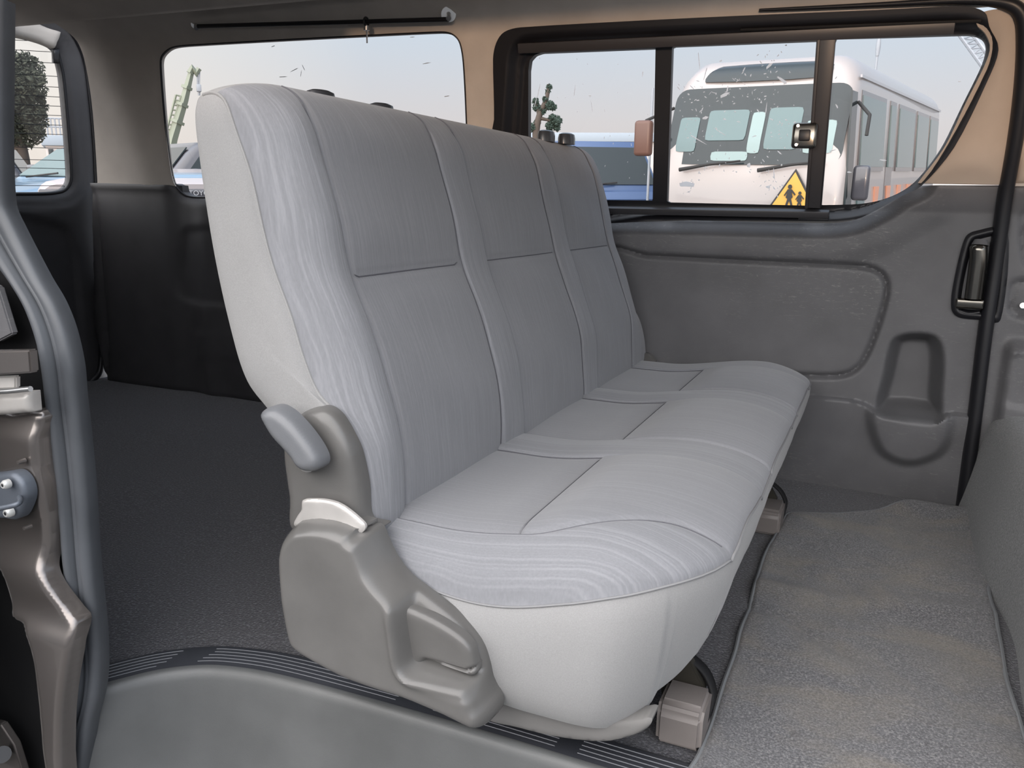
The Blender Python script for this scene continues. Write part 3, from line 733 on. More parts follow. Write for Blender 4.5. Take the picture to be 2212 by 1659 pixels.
FULL = prm(ctl_full, ts); SIDE = prm(ctl_side, ts)
ys_ = set(np.linspace(YA, YB, 120))
for s in SEAM:
    for d in (-.009, -.006, -.004, -.0025, -.0012, 0, .0012, .0025, .004, .006, .009): ys_.add(s+d)
for t in np.linspace(0, 1, 14): ys_.add(YA+.14*(1-math.cos(t*math.pi/2))); ys_.add(YB-.15*(1-math.cos(t*math.pi/2)))
ys_ = sorted(ys_)
HZ = .617
def back_section(y):
    a = min(1, (y-YA)/.085); b = min(1, (YB-y)/.15)
    ka = math.sqrt(max(0, 1-(1-a)**2)); kb = math.sqrt(max(0, 1-(1-b)**2))
    P = SIDE+(FULL-SIDE)*min(ka, 1)
    P2 = SIDE+(FULL-SIDE)*kb
    P = np.where(y > 1.5, P2, P)
    T = np.gradient(P, axis=0); T /= np.linalg.norm(T, axis=1)[:, None]+1e-9
    Nn = np.stack([-T[:, 1], T[:, 0]], 1)                       # outward
    front = ss(ts, 10.5, 12.0)
    h = np.zeros(len(ts))
    g_ = min(abs(y-s) for s in SEAM); h -= .0045*math.exp(-(g_/.0026)**2)*front
    # padding: insert panels puff gently, the bolsters between stand a little prouder
    for k in range(3):
        y0, y1 = SEAM[2*k], SEAM[2*k+1]
        if y0 < y < y1:
            u = (y-y0)/(y1-y0); puff = (4*u*(1-u))**.6
            dz = P[:, 1]-HZ; inz = front
            h += inz*(.006*puff*(1-np.exp(-(dz/.03)**2)) - .004*np.exp(-(dz/.0028)**2)*min(1, min(u, 1-u)*30))
            h -= .004*front
    for y0, y1 in ((SEAM[1], SEAM[2]), (SEAM[3], SEAM[4])):
        if y0 < y < y1: u = (y-y0)/(y1-y0); h += .004*front*4*u*(1-u)
    if y < SEAM[0]: u = (y-YA)/(SEAM[0]-YA); h += .008*front*math.sin(math.pi*u)
    # slack wrinkles in the outer bolster
    h += .0012*np.sin(P[:, 1]*38+y*20)*front
    return P+Nn*h[:, None]*-1*(-1)
sec = [back_section(y) for y in ys_]; K = len(ts); V = []; mi = []
# normal orientation: outward is to the left of travel when going up the back; flip handled below
for y, P in zip(ys_, sec):
    for p in P: V.append((p[0], y, p[1]))
Fc = []; matidx = []
for i in range(len(ys_)-1):
    ym = (ys_[i]+ys_[i+1])/2
    for j in range(K-1):
        Fc.append((i*K+j, i*K+j+1, (i+1)*K+j+1, (i+1)*K+j))
        if ts[j] < 9.2: matidx.append(0)
        else:
            m_ = 1
            for k in range(3):
                if SEAM[2*k] < ym < SEAM[2*k+1]: m_ = 2
            matidx.append(m_)
# end caps: bulging side panels
def cap(i, sgn):
    base = i*K; loop = [base+j for j in range(K)]; P = sec[i]; c = P.mean(0); prev = loop
    for r_, hb in ((.93, .35), (.8, .7), (.6, .92), (.35, 1.0)):
        cur = []
        for j in range(K):
            # shrink towards the centre line of the panel, not to one point
            z = P[j][1]; opp = P[np.argmin(np.abs(P[:, 1]-z)+ (1 if 0 else 0)*0)]
            cx = np.interp(z, [.30, .47, .65, .85], [-.64, -.735, -.785, -.822]); cz = z+(c[1]-z)*(1-r_)*.35
            V.append((cx+(P[j][0]-cx)*r_, ys_[i]+sgn*.010*hb, cz)); cur.append(len(V)-1)
        for j in range(K-1):
            f = (prev[j], prev[j+1], cur[j+1], cur[j]); Fc.append(f if sgn > 0 else f[::-1]); matidx.append(0)
        f = (prev[-1], prev[0], cur[0], cur[-1]); Fc.append(f if sgn > 0 else f[::-1]); matidx.append(0)
        prev = cur
    for j in range(K//2):
        a, b, c_, d = prev[j], prev[j+1], prev[K-2-j], prev[K-1-j]
        if len({a, b, c_, d}) == 4: f = (a, b, c_, d); Fc.append(f if sgn > 0 else f[::-1]); matidx.append(0)
cap(0, -1); cap(len(ys_)-1, 1)
br = mesh('backrest', V, Fc, None, seat)
for n_ in ('side', 'wave', 'fine'): br.data.materials.append(M[n_])
br.data.polygons.foreach_set('material_index', matidx)
bm = bmesh.new(); bm.from_mesh(br.data); bmesh.ops.recalc_face_normals(bm, faces=bm.faces); bm.to_mesh(br.data); bm.free()
# piping where the side panel meets the striped cloth, and seam threads
def pip(name, pts, r, m=None, par=br): return tube(name, pts, r, m or M['side'], par, n=7)
i0 = 0
edge_pts = [(sec[0][j][0], ys_[0]-.0005, sec[0][j][1]) for j in range(K) if 8.0 <= ts[j] <= 19.2]
pip('piping', edge_pts, .0022)
def at_y(y): return sec[min(range(len(ys_)), key=lambda i: abs(ys_[i]-y))]
for s in SEAM:
    P = at_y(s); pip('seam', [(P[j][0]+.0007, s, P[j][1]+.0005) for j in range(K) if 9.6 <= ts[j] <= 21.5], .0009, M['seam'])
for k in range(3):
    pts = []
    for y in np.linspace(SEAM[2*k]+.001, SEAM[2*k+1]-.001, 16):
        P = at_y(y); j = min((j for j in range(K) if ts[j] > 11), key=lambda j: abs(P[j][1]-HZ)); pts.append((P[j][0]+.0012, y, P[j][1]))
    pip('seam', pts, .0009, M['seam'])
# head restraint sockets
for x, y in ((694, 209), (824, 236), (1178, 291), (1222, 297)):
    c = onZ(x+12, y, .876)
    o = tube('headrest_socket', [(c[0]-.012, c[1], .860), (c[0]-.012, c[1], .874), (c[0]-.012, c[1], .883), (c[0]-.012, c[1], .886)], [.031, .031, .028, .018], M['socket'], seat, n=24)
    for v in o.data.vertices: v.co.x = (c[0]-.012)+(v.co.x-(c[0]-.012))*.62

# ---------------- cushion
XB, XF = -.60, -.128; CA, CB = .862, 2.262
RC = .17
CS = [.912, 1.250, 1.358, 1.690, 1.795, 2.085]; CXS = -.383
def yshift(x, y):
    return y + .080*ss(x, -.37, -.18)*ss(y, CA, .925)*(1-ss(y, .925, 1.235))
def cwarp(x, y):
    """round the two front corners in plan"""
    x, y = x.copy(), yshift(x, y)
    for yc, sg, R in ((CA, 1, RC), (CB, -1, .13)):
        u = (x-(XF-R))/R; v = ((yc+sg*R)-y)/R*sg
        m = (u > 0) & (v > 0)
        uu = u*np.sqrt(np.clip(1-v*v/2, 0, 1)); vv = v*np.sqrt(np.clip(1-u*u/2, 0, 1))
        x = np.where(m, XF-R+uu*R, x); y = np.where(m, yc+sg*R-sg*vv*R, y)
    return x, y
xs_ = sorted(set(np.round(np.r_[np.linspace(XB, XF, 70), [CXS+d for d in (-.008, -.005, -.003, -.0015, 0, .0015, .003, .005, .008)], XF-.001, XF-.004, XF-.008, XF-.014], 5)))
yc_ = sorted(set(np.round(np.r_[np.linspace(CA, CB, 150), [s+d for s in CS for d in (-.008, -.005, -.003, -.0015, 0, .0015, .003, .005, .008)], [CA+.002, CA+.005, CB-.002, CB-.005]], 5)))
X0, Y0_ = np.meshgrid(xs_, yc_, indexing='ij')
def ctop(X, Y):
    XU = X; X = np.minimum(cwarp(X, Y)[0], XU)
    """height of the upholstery over the plan (before the corners are rounded)"""
    YS = yshift(XU, Y); dN = (YS-CA); dF = (CB-YS); dX = XF-X
    z = .303+.030*ss(X, -.50, -.25)                       # front bolster stands higher
    z = z - .012*ss(X, -.25, -.13)
    eN = np.clip(1-dN/.085, 0, 1); eF = np.clip(1-dF/.10, 0, 1); eX = np.clip(1-dX/.075, 0, 1)
    zpN = .055-.016*ss(X, -.6, -.4)*0
    # side piping sags in the middle of the near side
    sag = .058+.030*np.exp(-((X+.38)/.13)**2)-.020*ss(X, -.24, -.13)
    sagx = .030+.004*np.sin(Y*17)
    X = XU
    q_ = lambda e: 1-np.sqrt(np.clip(1-e**2, 0, 1))
    dn, df, dx = q_(eN)*sag, q_(eF)*.045, q_(eX)*sagx
    drop = dn+df+dx
    for yc, sg, R, sg_s in ((CA, 1, RC, sag), (CB, -1, .13, .045)):
        u = (X-(XF-R))/R; v = ((yc+sg*R)-YS)/R*sg; m = (u > 0) & (v > 0)
        uu = u*np.sqrt(np.clip(1-v*v/2, 0, 1)); vv = v*np.sqrt(np.clip(1-u*u/2, 0, 1)); rho = np.hypot(uu, vv)
        w_ = ss(np.arctan2(np.abs(vv), np.abs(uu)+1e-9)/(math.pi/2), 0, 1); wd = .075*(1-w_)+(.085 if sg > 0 else .10)*w_
        e = np.clip(1-R*(1-rho)/wd, 0, 1); drop = np.where(m, q_(e)*(sagx*(1-w_)+sg_s*w_), drop)
    z = z - drop
    # panels
    mn = np.full(X.shape, 9.)
    for s in CS: mn = np.minimum(mn, np.abs(Y-s))
    z = z - .0045*np.exp(-(mn/.0026)**2)*(1-.3*ss(X, -.38, -.3))
    for k in range(3):
        y0, y1 = CS[2*k], CS[2*k+1]; u = np.clip((Y-y0)/(y1-y0), 0, 1); inn = (Y > y0) & (Y < y1)
        puff = (4*u*(1-u))**.5
        z = z + inn*(X < CXS)*(.007*puff*ss(CXS-X, 0, .05)-.006)+inn*(X >= CXS)*(.012*puff*ss(X-CXS, 0, .06))
        z = z - inn*.004*np.exp(-((X-CXS)/.003)**2)
    for y0, y1 in ((CS[1], CS[2]), (CS[3], CS[4])):
        u = np.clip((Y-y0)/(y1-y0), 0, 1); z = z + ((Y > y0) & (Y < y1))*(.005*4*u*(1-u)*(1-ss(X, -.4, -.3)))
    return z
Ztop = ctop(X0, Y0_); Xw, Yw = cwarp(X0, Y0_)
nx, ny = X0.shape; V = [(Xw[i, j], Yw[i, j], Ztop[i, j]) for i in range(nx) for j in range(ny)]
Fc = []; mi = []
for i in range(nx-1):
    for j in range(ny-1):
        Fc.append((i*ny+j, (i+1)*ny+j, (i+1)*ny+j+1, i*ny+j+1)); xm = (xs_[i]+xs_[i+1])/2; ym = (yc_[j]+yc_[j+1])/2
        m_ = 1
        for k in range(3):
            if CS[2*k] < ym < CS[2*k+1]: m_ = 2
        mi.append(m_)
loop = [(0*ny+j) for j in range(0, 1)]
brd = [i*ny for i in range(nx)] + [(nx-1)*ny+j for j in range(1, ny)] + [i*ny+ny-1 for i in range(nx-2, -1, -1)] + [j for j in range(ny-2, 0, -1)]
brdV = [np.array(V[b]) for b in brd]
B2 = np.array(brdV); nb = len(B2)
def plan_n(P):
    T = np.roll(P[:, :2], -1, 0)-np.roll(P[:, :2], 1, 0); T /= np.linalg.norm(T, axis=1)[:, None]+1e-9
    return np.stack([T[:, 1], -T[:, 0]], 1)
PN = plan_n(B2)
PN[(B2[:, 0] < XB+.01)] *= .0
for _ in range(6): PN = (np.roll(PN, 1, 0)+PN+np.roll(PN, -1, 0))/3
prev = brd
ffront = ss(PN[:, 0], .2, .9)
nearb = ss(-PN[:, 1], .3, .9)
zbot = np.where(True, .088, 0)+.0*B2[:, 0]
levels = [0.0, .05, .15, .3, .45, .6, .75, .87, .95, 1.0, 1.0]
offl =   [.0, .004, .009, .011, .011, .009, .004, -.004, -.014, -.030, -.075]
zend = .110-.036*nearb*ss(B2[:, 0], -.60, -.35)-.010*(1-ss(B2[:, 1], .95, 1.3))*ffront
for li, (lv, of) in enumerate(zip(levels[1:], offl[1:])):
    cur = []
    for q in range(nb):
        p = B2[q]; z = p[2]+(zend[q]-p[2])*lv
        o_ = of - ffront[q]*.050*lv**1.0
        V.append((p[0]+PN[q][0]*o_, p[1]+PN[q][1]*o_, z)); cur.append(len(V)-1)
    for q in range(nb):
        Fc.append((prev[(q+1) % nb], prev[q], cur[q], cur[(q+1) % nb])); mi.append(0)
    prev = cur
cu = mesh('cushion', V, Fc, None, seat)
for n_ in ('side', 'wave', 'fine'): cu.data.materials.append(M[n_])
cu.data.polygons.foreach_set('material_index', mi)
bm = bmesh.new(); bm.from_mesh(cu.data); bmesh.ops.recalc_face_normals(bm, faces=bm.faces)
if sum(f.normal.z*f.calc_area() for f in bm.faces if f.material_index) < 0: bmesh.ops.reverse_faces(bm, faces=bm.faces)
bm.to_mesh(cu.data); bm.free()
PIPC = mat('pale grey piping', (.25, .25, .255), .9, spec=.1)
pipl = [tuple(B2[q]+np.array([PN[q][0]*.0012, PN[q][1]*.0012, 0])) for q in range(nb) if B2[q][0] > XB+.012]
# the border starts at the rear of the near side: keep order continuous
tube('piping', [p for p in pipl], .0017, PIPC, cu, n=6)
def cpt(x, y):
    xa, ya = cwarp(np.array([x]), np.array([y])); return (xa[0], ya[0], float(ctop(np.array([x]), np.array([y]))[0])+.0006)
for s in CS: tube('seam', [cpt(x, s) for x in np.linspace(-.59, XF-.012, 50)], .0009, M['seam'], cu, n=6)
for k in range(3): tube('seam', [cpt(CXS, y) for y in np.linspace(CS[2*k]+.002, CS[2*k+1]-.002, 20)], .0009, M['seam'], cu, n=6)

# valance under the near end
va = cr(PY([(1040, 1500), (1180, 1520), (1300, 1560), (1370, 1560), (1405, 1556), (1400, 1574), (1370, 1592), (1300, 1607), (1200, 1597), (1120, 1578), (1040, 1555)], .885), True, 5)
relief('valance', va, mY(.888), lambda A, B, D: rnd_edge(D, .005, .003), .005, M['valance'], seat, skirt=.03)['label'] = 'grey under-seat valance'
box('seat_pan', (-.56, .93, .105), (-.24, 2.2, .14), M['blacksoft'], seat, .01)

# ---------------- recliner shields
def C7(l): return [(520+.458*x, 860+.458*y) for x, y in l]
rc = cr(PY(C7([(622, 640), (440, 660), (225, 640), (205, 480), (192, 390), (180, 290), (182, 200), (225, 120), (255, 85), (310, 58)]), .838) + PY(C7([(385, 50)]), .845) + PY(C7([(458, 76)]), .855) + PY(C7([(525, 140), (560, 220), (580, 300), (600, 410), (618, 560)]), .864), True, 5)
ridge = cr(PY(C7([(440, 60), (490, 150), (520, 300), (545, 450), (570, 600)]), .838), False, 5)
rx_ = np.array(ridge)
def h_rc(A, B, D):
    o = np.argsort(rx_[:, 1]); right = A-np.interp(B, rx_[o, 1], rx_[o, 0])
    return .030+rnd_edge(D, .022, .016)-.016*ss(right, -.008, .020)
relief('recliner_cover', rc, mY(.868), h_rc, .0035, M['shield'], seat, skirt=.012)
arc = cr(PY(C7([(288, 484), (335, 478), (385, 480), (440, 492), (490, 518), (545, 562), (585, 606), (560, 640), (400, 640), (250, 605), (262, 560), (282, 530)]), .822), True, 4)
relief('hinge_plate', arc, mY(.822), lambda A, B, D: rnd_edge(D, .004, .002), .0035, M['galv'], seat, skirt=.004)['label'] = 'worn silver metal hinge plate'
lev = cr(PY(C7([(72, 90), (85, 62), (115, 50), (150, 56), (195, 85), (245, 135), (290, 190), (330, 250), (352, 300), (350, 335), (325, 355), (285, 357), (245, 335), (215, 290), (180, 250), (130, 195), (95, 140)]), .795), True, 5)
relief('recline_lever', lev, mY(.795), lambda A, B, D: rnd_edge(D, .014, .014), .003, M['lever'], seat, skirt=.016)
tube('lever_pivot', [tuple(onY(665, 1000, .81)), tuple(onY(665, 1000, .84))], .012, M['shield'], seat, n=14)

so_ = PY(C7([(232, 600), (195, 632), (165, 680), (151, 745), (153, 830), (163, 950), (178, 1040), (195, 1120), (215, 1175), (255, 1218), (310, 1255), (400, 1306), (500, 1355), (640, 1405), (760, 1443)]), .80) + PY(C7([(950, 1500)]), .808) + PY(C7([(1070, 1535)]), .816) + PY(C7([(1130, 1543)]), .822)
so_ += PY(C7([(1180, 1525)]), .828) + PY(C7([(1205, 1485)]), .833) + PY(C7([(1208, 1430)]), .838) + PY(C7([(1192, 1380)]), .842) + PY(C7([ (1180, 1320), (1168, 1250), (1148, 1185), (1120, 1135), (1050, 1055), (970, 985), (880, 915), (800, 855), (745, 795), (705, 730), (675, 665), (650, 610), (610, 598)]), .845)
so_ += PY(C7([(570, 622), (520, 608), (470, 588), (420, 575), (350, 568), (285, 575)]), .815)
so_ = cr(so_, True, 4)
body = cr(PY(C7([(232, 600), (285, 575), (350, 570), (420, 590), (470, 640), (505, 720), (530, 790), (560, 860), (610, 920), (660, 970), (685, 1040), (700, 1130), (725, 1260), (750, 1310), (830, 1365), (960, 1420), (1080, 1450), (1160, 1400), (1260, 1380), (1260, 1600), (800, 1700), (0, 1400), (50, 700)]), .79), True, 4)
pock = cr(PY(C7([(705, 930), (735, 915), (900, 1000), (1040, 1100), (1110, 1180), (1145, 1270), (1155, 1370), (1130, 1408), (1070, 1405), (950, 1375), (850, 1345), (775, 1318), (745, 1270), (725, 1150), (708, 1020)]), .79), True, 5)
def h_sh(A, B, D):
    h = .026+0*A
    h = h + .026*ss(sdf(A, B, body), -.022, .006)
    # soft dish in the flank
    c0 = PY([(700, 1270)], .79)[0]; h = h - .006*np.exp(-(((A-c0[0])/.055)**2+((B-c0[1])/.075)**2))
    s = sdf(A, B, pock); h = h + .009*np.exp(-((s+.004)/.007)**2)*ss(D, .004, .02)-.012*ss(s, .0, .010)
    t = np.clip(D/.020, 0, 1); return h*np.sqrt(np.clip(1-(1-t)**2, 0, 1))
relief('side_shield', so_, mY(.845), h_sh, .0028, M['shield'], seat, skirt=.012)['label'] = 'moulded grey plastic side shield'
flap = cr(PY(C7([(712, 1012), (722, 995), (750, 984), (820, 1010), (900, 1048), (980, 1095), (1045, 1145), (1080, 1195), (1094, 1250), (1102, 1290), (1098, 1315), (1075, 1322), (1030, 1308), (940, 1272), (870, 1250), (845, 1255), (838, 1285), (815, 1292), (775, 1278), (755, 1230), (735, 1130)]), .815), True, 3)
lipl = PY(C7([(860, 1240), (960, 1262), (1060, 1290), (1100, 1280)]), .815)
relief('release_handle', flap, mY(.822), lambda A, B, D: .006+rnd_edge(D, .012, .008)-.006*np.exp(-(dline(A, B, lipl)/.002)**2), .0025, M['shield'], seat, skirt=.010)
slot = PY(C7([(770, 1283), (838, 1290), (850, 1265), (862, 1300), (840, 1322), (800, 1312)]), .822)
prism('handle_slot', slot, fY, .822, .829, M['blacksoft'], seat)
# far hinge
fh = PW([(1382, 770), (1398, 762), (1412, 772), (1418, 785), (1385, 795)], .04)
yf = onW(1400, 775, .04)[1]
prism('far_hinge_cover', [(a, b) for a, b in cr(fh, True, 3)], fY, yf-.01, yf+.012, M['shield'], seat, .003)
# feet
def foot(x0, x1, y0, y1, tall):
    pr_ = [(y0, .002), (y1, .002), (y1, tall*.9), (y1-.01, tall), (y0+.012, tall), (y0, tall*.8)]
    o = prism('seat_foot', pr_, fX, x0, x1, M['footgrey'], seat, .006, 3)
    q = mesh('foot_bracket', *strap([(x1-.003, y1-.02, .005), (x1+.004, y1, .045), (x1-.010, y1+.014, .07), (x1-.035, y1+.014, .09)], .022), M['blacksoft'], seat)
    return o
def strap(pts, w):
    V = []; Fc = []
    P = cr(pts, False, 5)
    for p in P:
        V += [(p[0], p[1]-w/2, p[2]), (p[0], p[1]+w/2, p[2]), (p[0]-.006, p[1]+w/2, p[2]), (p[0]-.006, p[1]-w/2, p[2])]
    for i in range(len(P)-1):
        for k in range(4): Fc.append((i*4+k, i*4+(k+1) % 4, i*4+4+(k+1) % 4, i*4+4+k))
    Fc += [(0, 3, 2, 1), tuple(len(V)-4+k for k in range(4))]
    return V, Fc
M['footgrey'] = grained('warm grey foot cover plastic', (.20, .178, .168), .5, .5, 600, .2)
ft0 = foot(-.212, -.150, 1.00, 1.075, .062)
foot(-.200, -.142, 1.83, 1.93, .058)
M['legmetal'] = mat('bare olive steel leg', (.06, .055, .045), .45, metal=.6)
for yy in (1.07, 1.92):
    prism('seat_leg', [(-.235, .125), (-.205, .125), (-.160, .055), (-.175, .02), (-.22, .02)], fY, yy, yy+.02, M['legmetal'], seat, .002)

# =================================================================== FLOOR MAT
def mp_(l): return PZ(l, .012)
mo = cr(mp_([(1490, 1690), (1512, 1625), (1540, 1550), (1565, 1470), (1590, 1400), (1600, 1360), (1615, 1320), (1635, 1250), (1650, 1200), (1672, 1160), (1700, 1108), (1720, 1103), (1800, 1106), (1880, 1100), (1950, 1092), (2020, 1092), (2080, 1097), (2105, 1110), (2120, 1140), (2135, 1190), (2145, 1235), (2135, 1270), (2150, 1330), (2165, 1400), (2180, 1480), (2205, 1560), (2235, 1660), (2260, 1720), (2000, 1800), (1600, 1780)]), True, 4)
fold = PZ([(1590, 1300), (1680, 1330), (1760, 1380), (1830, 1420)], .01); fold2 = PZ([(1640, 1265), (1800, 1290), (2000, 1310), (2140, 1330)], .01)
fold3 = PZ([(1780, 1104), (1850, 1120)], .01)
def h_mat(A, B, D):
    h = .012+.006*np.sin(B*11+A*6)*ss(D, 0, .05)
    h = h - .006*np.exp(-(dline(A, B, fold)/.016)**2)+.008*np.exp(-(dline(A, B, fold2)/.035)**2)
    h = h + .014*np.exp(-((B-2.16)/.05)**2)*ss(A, 0, .12)
    h = h + .0035*np.sin(A*31+B*9)*np.sin(B*23-A*12)
    return h + rnd_edge(D, .010, .006)
fm = empty('floor_mat', (.06, 1.5, 0)); tag(fm, 'worn grey carpet floor mat lying beside the bench seat', 'floor mat')
mt_ = relief('mat_pile', mo, mZ(.0), h_mat, .006, M['mat'], fm, skirt=.010)
rimp = np.array(mo); hh_ = h_mat(rimp[:, 0], rimp[:, 1], np.zeros(len(rimp)))
tube('edge_binding', [(a, b, h_) for (a, b), h_ in zip(mo, hh_)], .0042, M['matedge'], fm, n=7, closed=True)

# =================================================================== HANGER RAIL
hr = empty('hanger_rail', (-1.3, 2.1, 1.2)); tag(hr, 'thin dark hanging rod fixed above the rear quarter window', 'hanger rod')
pa, pb = onW(428, 57, .035), onW(968, 42, .035)
tube('rod', [tuple(pa), tuple(pb)], .0065, M['black'], hr, n=12)
for (x, y), rr in (((424, 52), .016), ((969, 31), .020)):
    a = onW(x, y, -.004); b = onW(x, y, .012); c = onW(x, y+9, .040)
    e_ = tube('rod_bracket', [tuple(a), tuple(b)], rr, M['steel'], hr, n=18)
    tube('bracket_arm', [tuple(b), tuple(c)], .007, M['steel'], e_, n=10)
hk = empty('rod_hook', tuple(onW(792, 60, .035))); tag(hk, 'small metal hook hanging on the dark hanging rod', 'hook')
h0 = onW(791, 47, .035)
tube('hook_ring', [(h0[0], .011*math.cos(t)+h0[1], .011*math.sin(t)+h0[2]) for t in np.linspace(0, 2*math.pi, 18, endpoint=False)], .003, M['black'], hk, n=8, closed=True)
h1, h2 = onW(792, 56, .035), onW(793, 93, .035)
tube('hook_collar', [tuple(h1), tuple(h1-np.array([0, 0, .012]))], .0085, M['steel'], hk, n=12)
tube('hook_shaft', [tuple(h1), tuple(h2)], .0022, M['steel'], hk, n=8)

# =================================================================== OUTSIDE
# the lot is not quite parallel to the van floor: its horizon runs through these two sight lines
n_up = np.cross(ray(1900, 366), ray(80, 352)); n_up /= np.linalg.norm(n_up); n_up *= np.sign(n_up[2])
EYE = 1.42
def hdir(px):
    r = ray(px, 360); r = r-n_up*(r @ n_up); return r/np.linalg.norm(r)
def frame(px, dist, yaw=0.0):
    """matrix of a thing standing on the lot: x to the right, y away from the viewer, z up, turned by yaw"""
    y = hdir(px); x = np.cross(y, n_up); p = C0-n_up*EYE+y*dist
    Mx = Matrix(((x[0], y[0], n_up[0], p[0]), (x[1], y[1], n_up[1], p[1]), (x[2], y[2], n_up[2], p[2]), (0, 0, 0, 1)))
    return Mx @ Matrix.Rotation(yaw, 4, 'Z')
def scale_at(px):                                            # pixels per unit tangent near px
    return F/ (ray(px, 360)/np.linalg.norm(ray(px, 360)) @ f_)**1.0
def rel(px0, dist, x, y):                              # sight line -> local x,z of a thing standing at px0,dist
    r = ray(x, y); fr = frame(px0, dist); inv = fr.inverted(); o = inv @ Vector(C0); q = inv.to_3x3() @ Vector(r)
    t = -o.y/q.y; p = o+q*t; return p.x, p.z
LOCAL = True
def ext(name, px, dist, yaw, label, cat, group=None):
    o = empty(name); o.matrix_world = frame(px, dist, yaw); tag(o, label, cat, group); return o
M['bldw0'] = mat('plain concrete', (.42, .41, .40), .9)
M['asphalt'] = grained('yard asphalt', (.16, .155, .15), .9, .3, 40, .3)
gd_ = box('floor_yard', (-150, -60, -.5), (150, 260, 0), M['asphalt'], None, 0); gd_.name = 'yard_ground'; gd_.matrix_world = frame(1106, 0)
struct(gd_, 'asphalt yard around the van', 'ground')
yw = box('wall_sunblock', (-9, -3.2, 0), (9, -2.9, 1.86), M['bldw0'], None, .01); yw.matrix_world = frame(1106, 0) @ Matrix.Rotation(math.radians(-24), 4, 'Z'); struct(yw, 'unseen low concrete wall added behind the photographer to block the sun', 'wall')  # added out of view to keep the low sun off the lower interior
M['cream'] = mat('cream bus paint', (.35, .32, .31), .3, coat=.5)
M['white'] = mat('white vehicle paint', (.5, .5, .52), .3, coat=.5)
M['pale'] = mat('pale grey vehicle paint', (.34, .34, .36), .35, coat=.5)
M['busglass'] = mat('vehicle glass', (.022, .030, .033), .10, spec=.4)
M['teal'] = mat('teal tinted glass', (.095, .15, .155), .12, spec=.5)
M['tyre'] = mat('tyre', (.02, .02, .02), .8)
M['dkpaint'] = mat('dark grey vehicle paint', (.05, .05, .06), .25, coat=.6)
M['bluepaint'] = mat('blue vehicle paint', (.045, .085, .19), .25, coat=.6)
M['skypaint'] = mat('light blue vehicle paint', (.13, .22, .32), .3, coat=.5)
M['amber'] = mat('sign yellow', (.60, .33, .06), .6)
M['ink'] = mat('sign black', (.02, .02, .022), .6)
M['orange'] = mat('orange livery', (.62, .30, .20), .5)
M['brown'] = mat('brown mirror', (.11, .055, .04), .4)
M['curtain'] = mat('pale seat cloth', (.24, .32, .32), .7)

def loftbox(name, secs, m, parent, smooth=True, caps=True):
    """secs: list of (y, [(x,z)...]) closed loops"""
    k = len(secs[0][1]); V = [(x, y, z) for y, l in secs for x, z in l]
    Fc = [(i*k+j, i*k+(j+1) % k, (i+1)*k+(j+1) % k, (i+1)*k+j) for i in range(len(secs)-1) for j in range(k)]
    if caps: Fc += [tuple(range(k))[::-1], tuple(range((len(secs)-1)*k, len(secs)*k))]
    o = mesh(name, V, Fc, m, parent, smooth)
    bm = bmesh.new(); bm.from_mesh(o.data); bmesh.ops.recalc_face_normals(bm, faces=bm.faces); bm.to_mesh(o.data); bm.free()
    return sharp(o, 40)
def rrect(x0, x1, z0, z1, r, n=5):
    o = []
    for cx, cz, a0 in ((x1-r, z0+r, -90), (x1-r, z1-r, 0), (x0+r, z1-r, 90), (x0+r, z0+r, 180)):
        for i in range(n+1):
            t = math.radians(a0+90*i/n); o.append((cx+r*math.cos(t), cz+r*math.sin(t)))
    return o
def wheel(parent, x, y, r=.32, w=.2):
    o = tube('wheel', [(x-w/2, y, r), (x-w/2+.02, y, r), (x+w/2-.02, y, r), (x+w/2, y, r)], [r*.9, r, r, r*.9], M['tyre'], parent, n=22)
    tube('wheel_hub', [(x-w/2-.005, y, r), (x+w/2+.005, y, r)], r*.55, M['pale'], o, n=16)

# ---- the white bus, turned so that its front looks at the van and its side shows on the right
BW, BL, BH = 2.12, 7.0, 2.62
bus = ext('minibus', 1612, 9.75, math.radians(-18), 'white minibus with a big windscreen, its nose close to the sliding window', 'bus')
# local: front face at y=0, body runs to +y ; x to the right
def bsec(y, top, wk, zb_=.38, crown=0):
    w = BW/2*wk; o = rrect(-w, w, zb_, top, .30*wk+.02, 6)
    return (y, [(x*(1-.07*max(0, z-1.2)/1.4), z+crown*(1-(x/w)**2)*(z > 1.5)) for x, z in o])
loftbox('body', [bsec(-.02, 1.30, .90), bsec(0, 1.42, .95), bsec(.06, 1.7, .985), bsec(.30, 2.28, 1.0), bsec(.42, 2.48, 1), bsec(.60, BH-.04, 1, crown=.04), bsec(.9, BH, 1, crown=.04), bsec(BL-.2, BH, 1, crown=.03), bsec(BL, BH-.12, .97)], M['cream'], bus)
def fy(z): return np.interp(z, [.38, 1.30, 1.42, 1.7, 2.28, 2.48, 2.58], [-.02, -.02, 0, .06, .30, .42, .6])-.012
def front_panel(name, poly, m, parent, off=0, th=.02, bow=.10):
    P = []; 
    lo = min(p[0] for p in poly); hi = max(p[0] for p in poly)
    f = lambda a, b, d: (a, float(fy(b))-off+d+bow*(a/1.0)**4*.6, b)
    return relief(name, poly, lambda a, b, h: (a, np.interp(b, [.38, 1.30, 1.42, 1.7, 2.28, 2.48, 2.58], [-.02, -.02, 0, .06, .30, .42, .6])-off-h+.05*(a/1.0)**4, b), lambda A, B, D: 0*A, .05, m, parent, skirt=th)
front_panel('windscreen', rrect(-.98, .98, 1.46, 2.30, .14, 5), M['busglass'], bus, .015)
front_panel('roof_sign', cr([(-.66, 2.37), (.70, 2.37), (.72, 2.50), (.60, 2.55), (-.52, 2.55), (-.64, 2.46)], True, 3), M['busglass'], bus, .03)
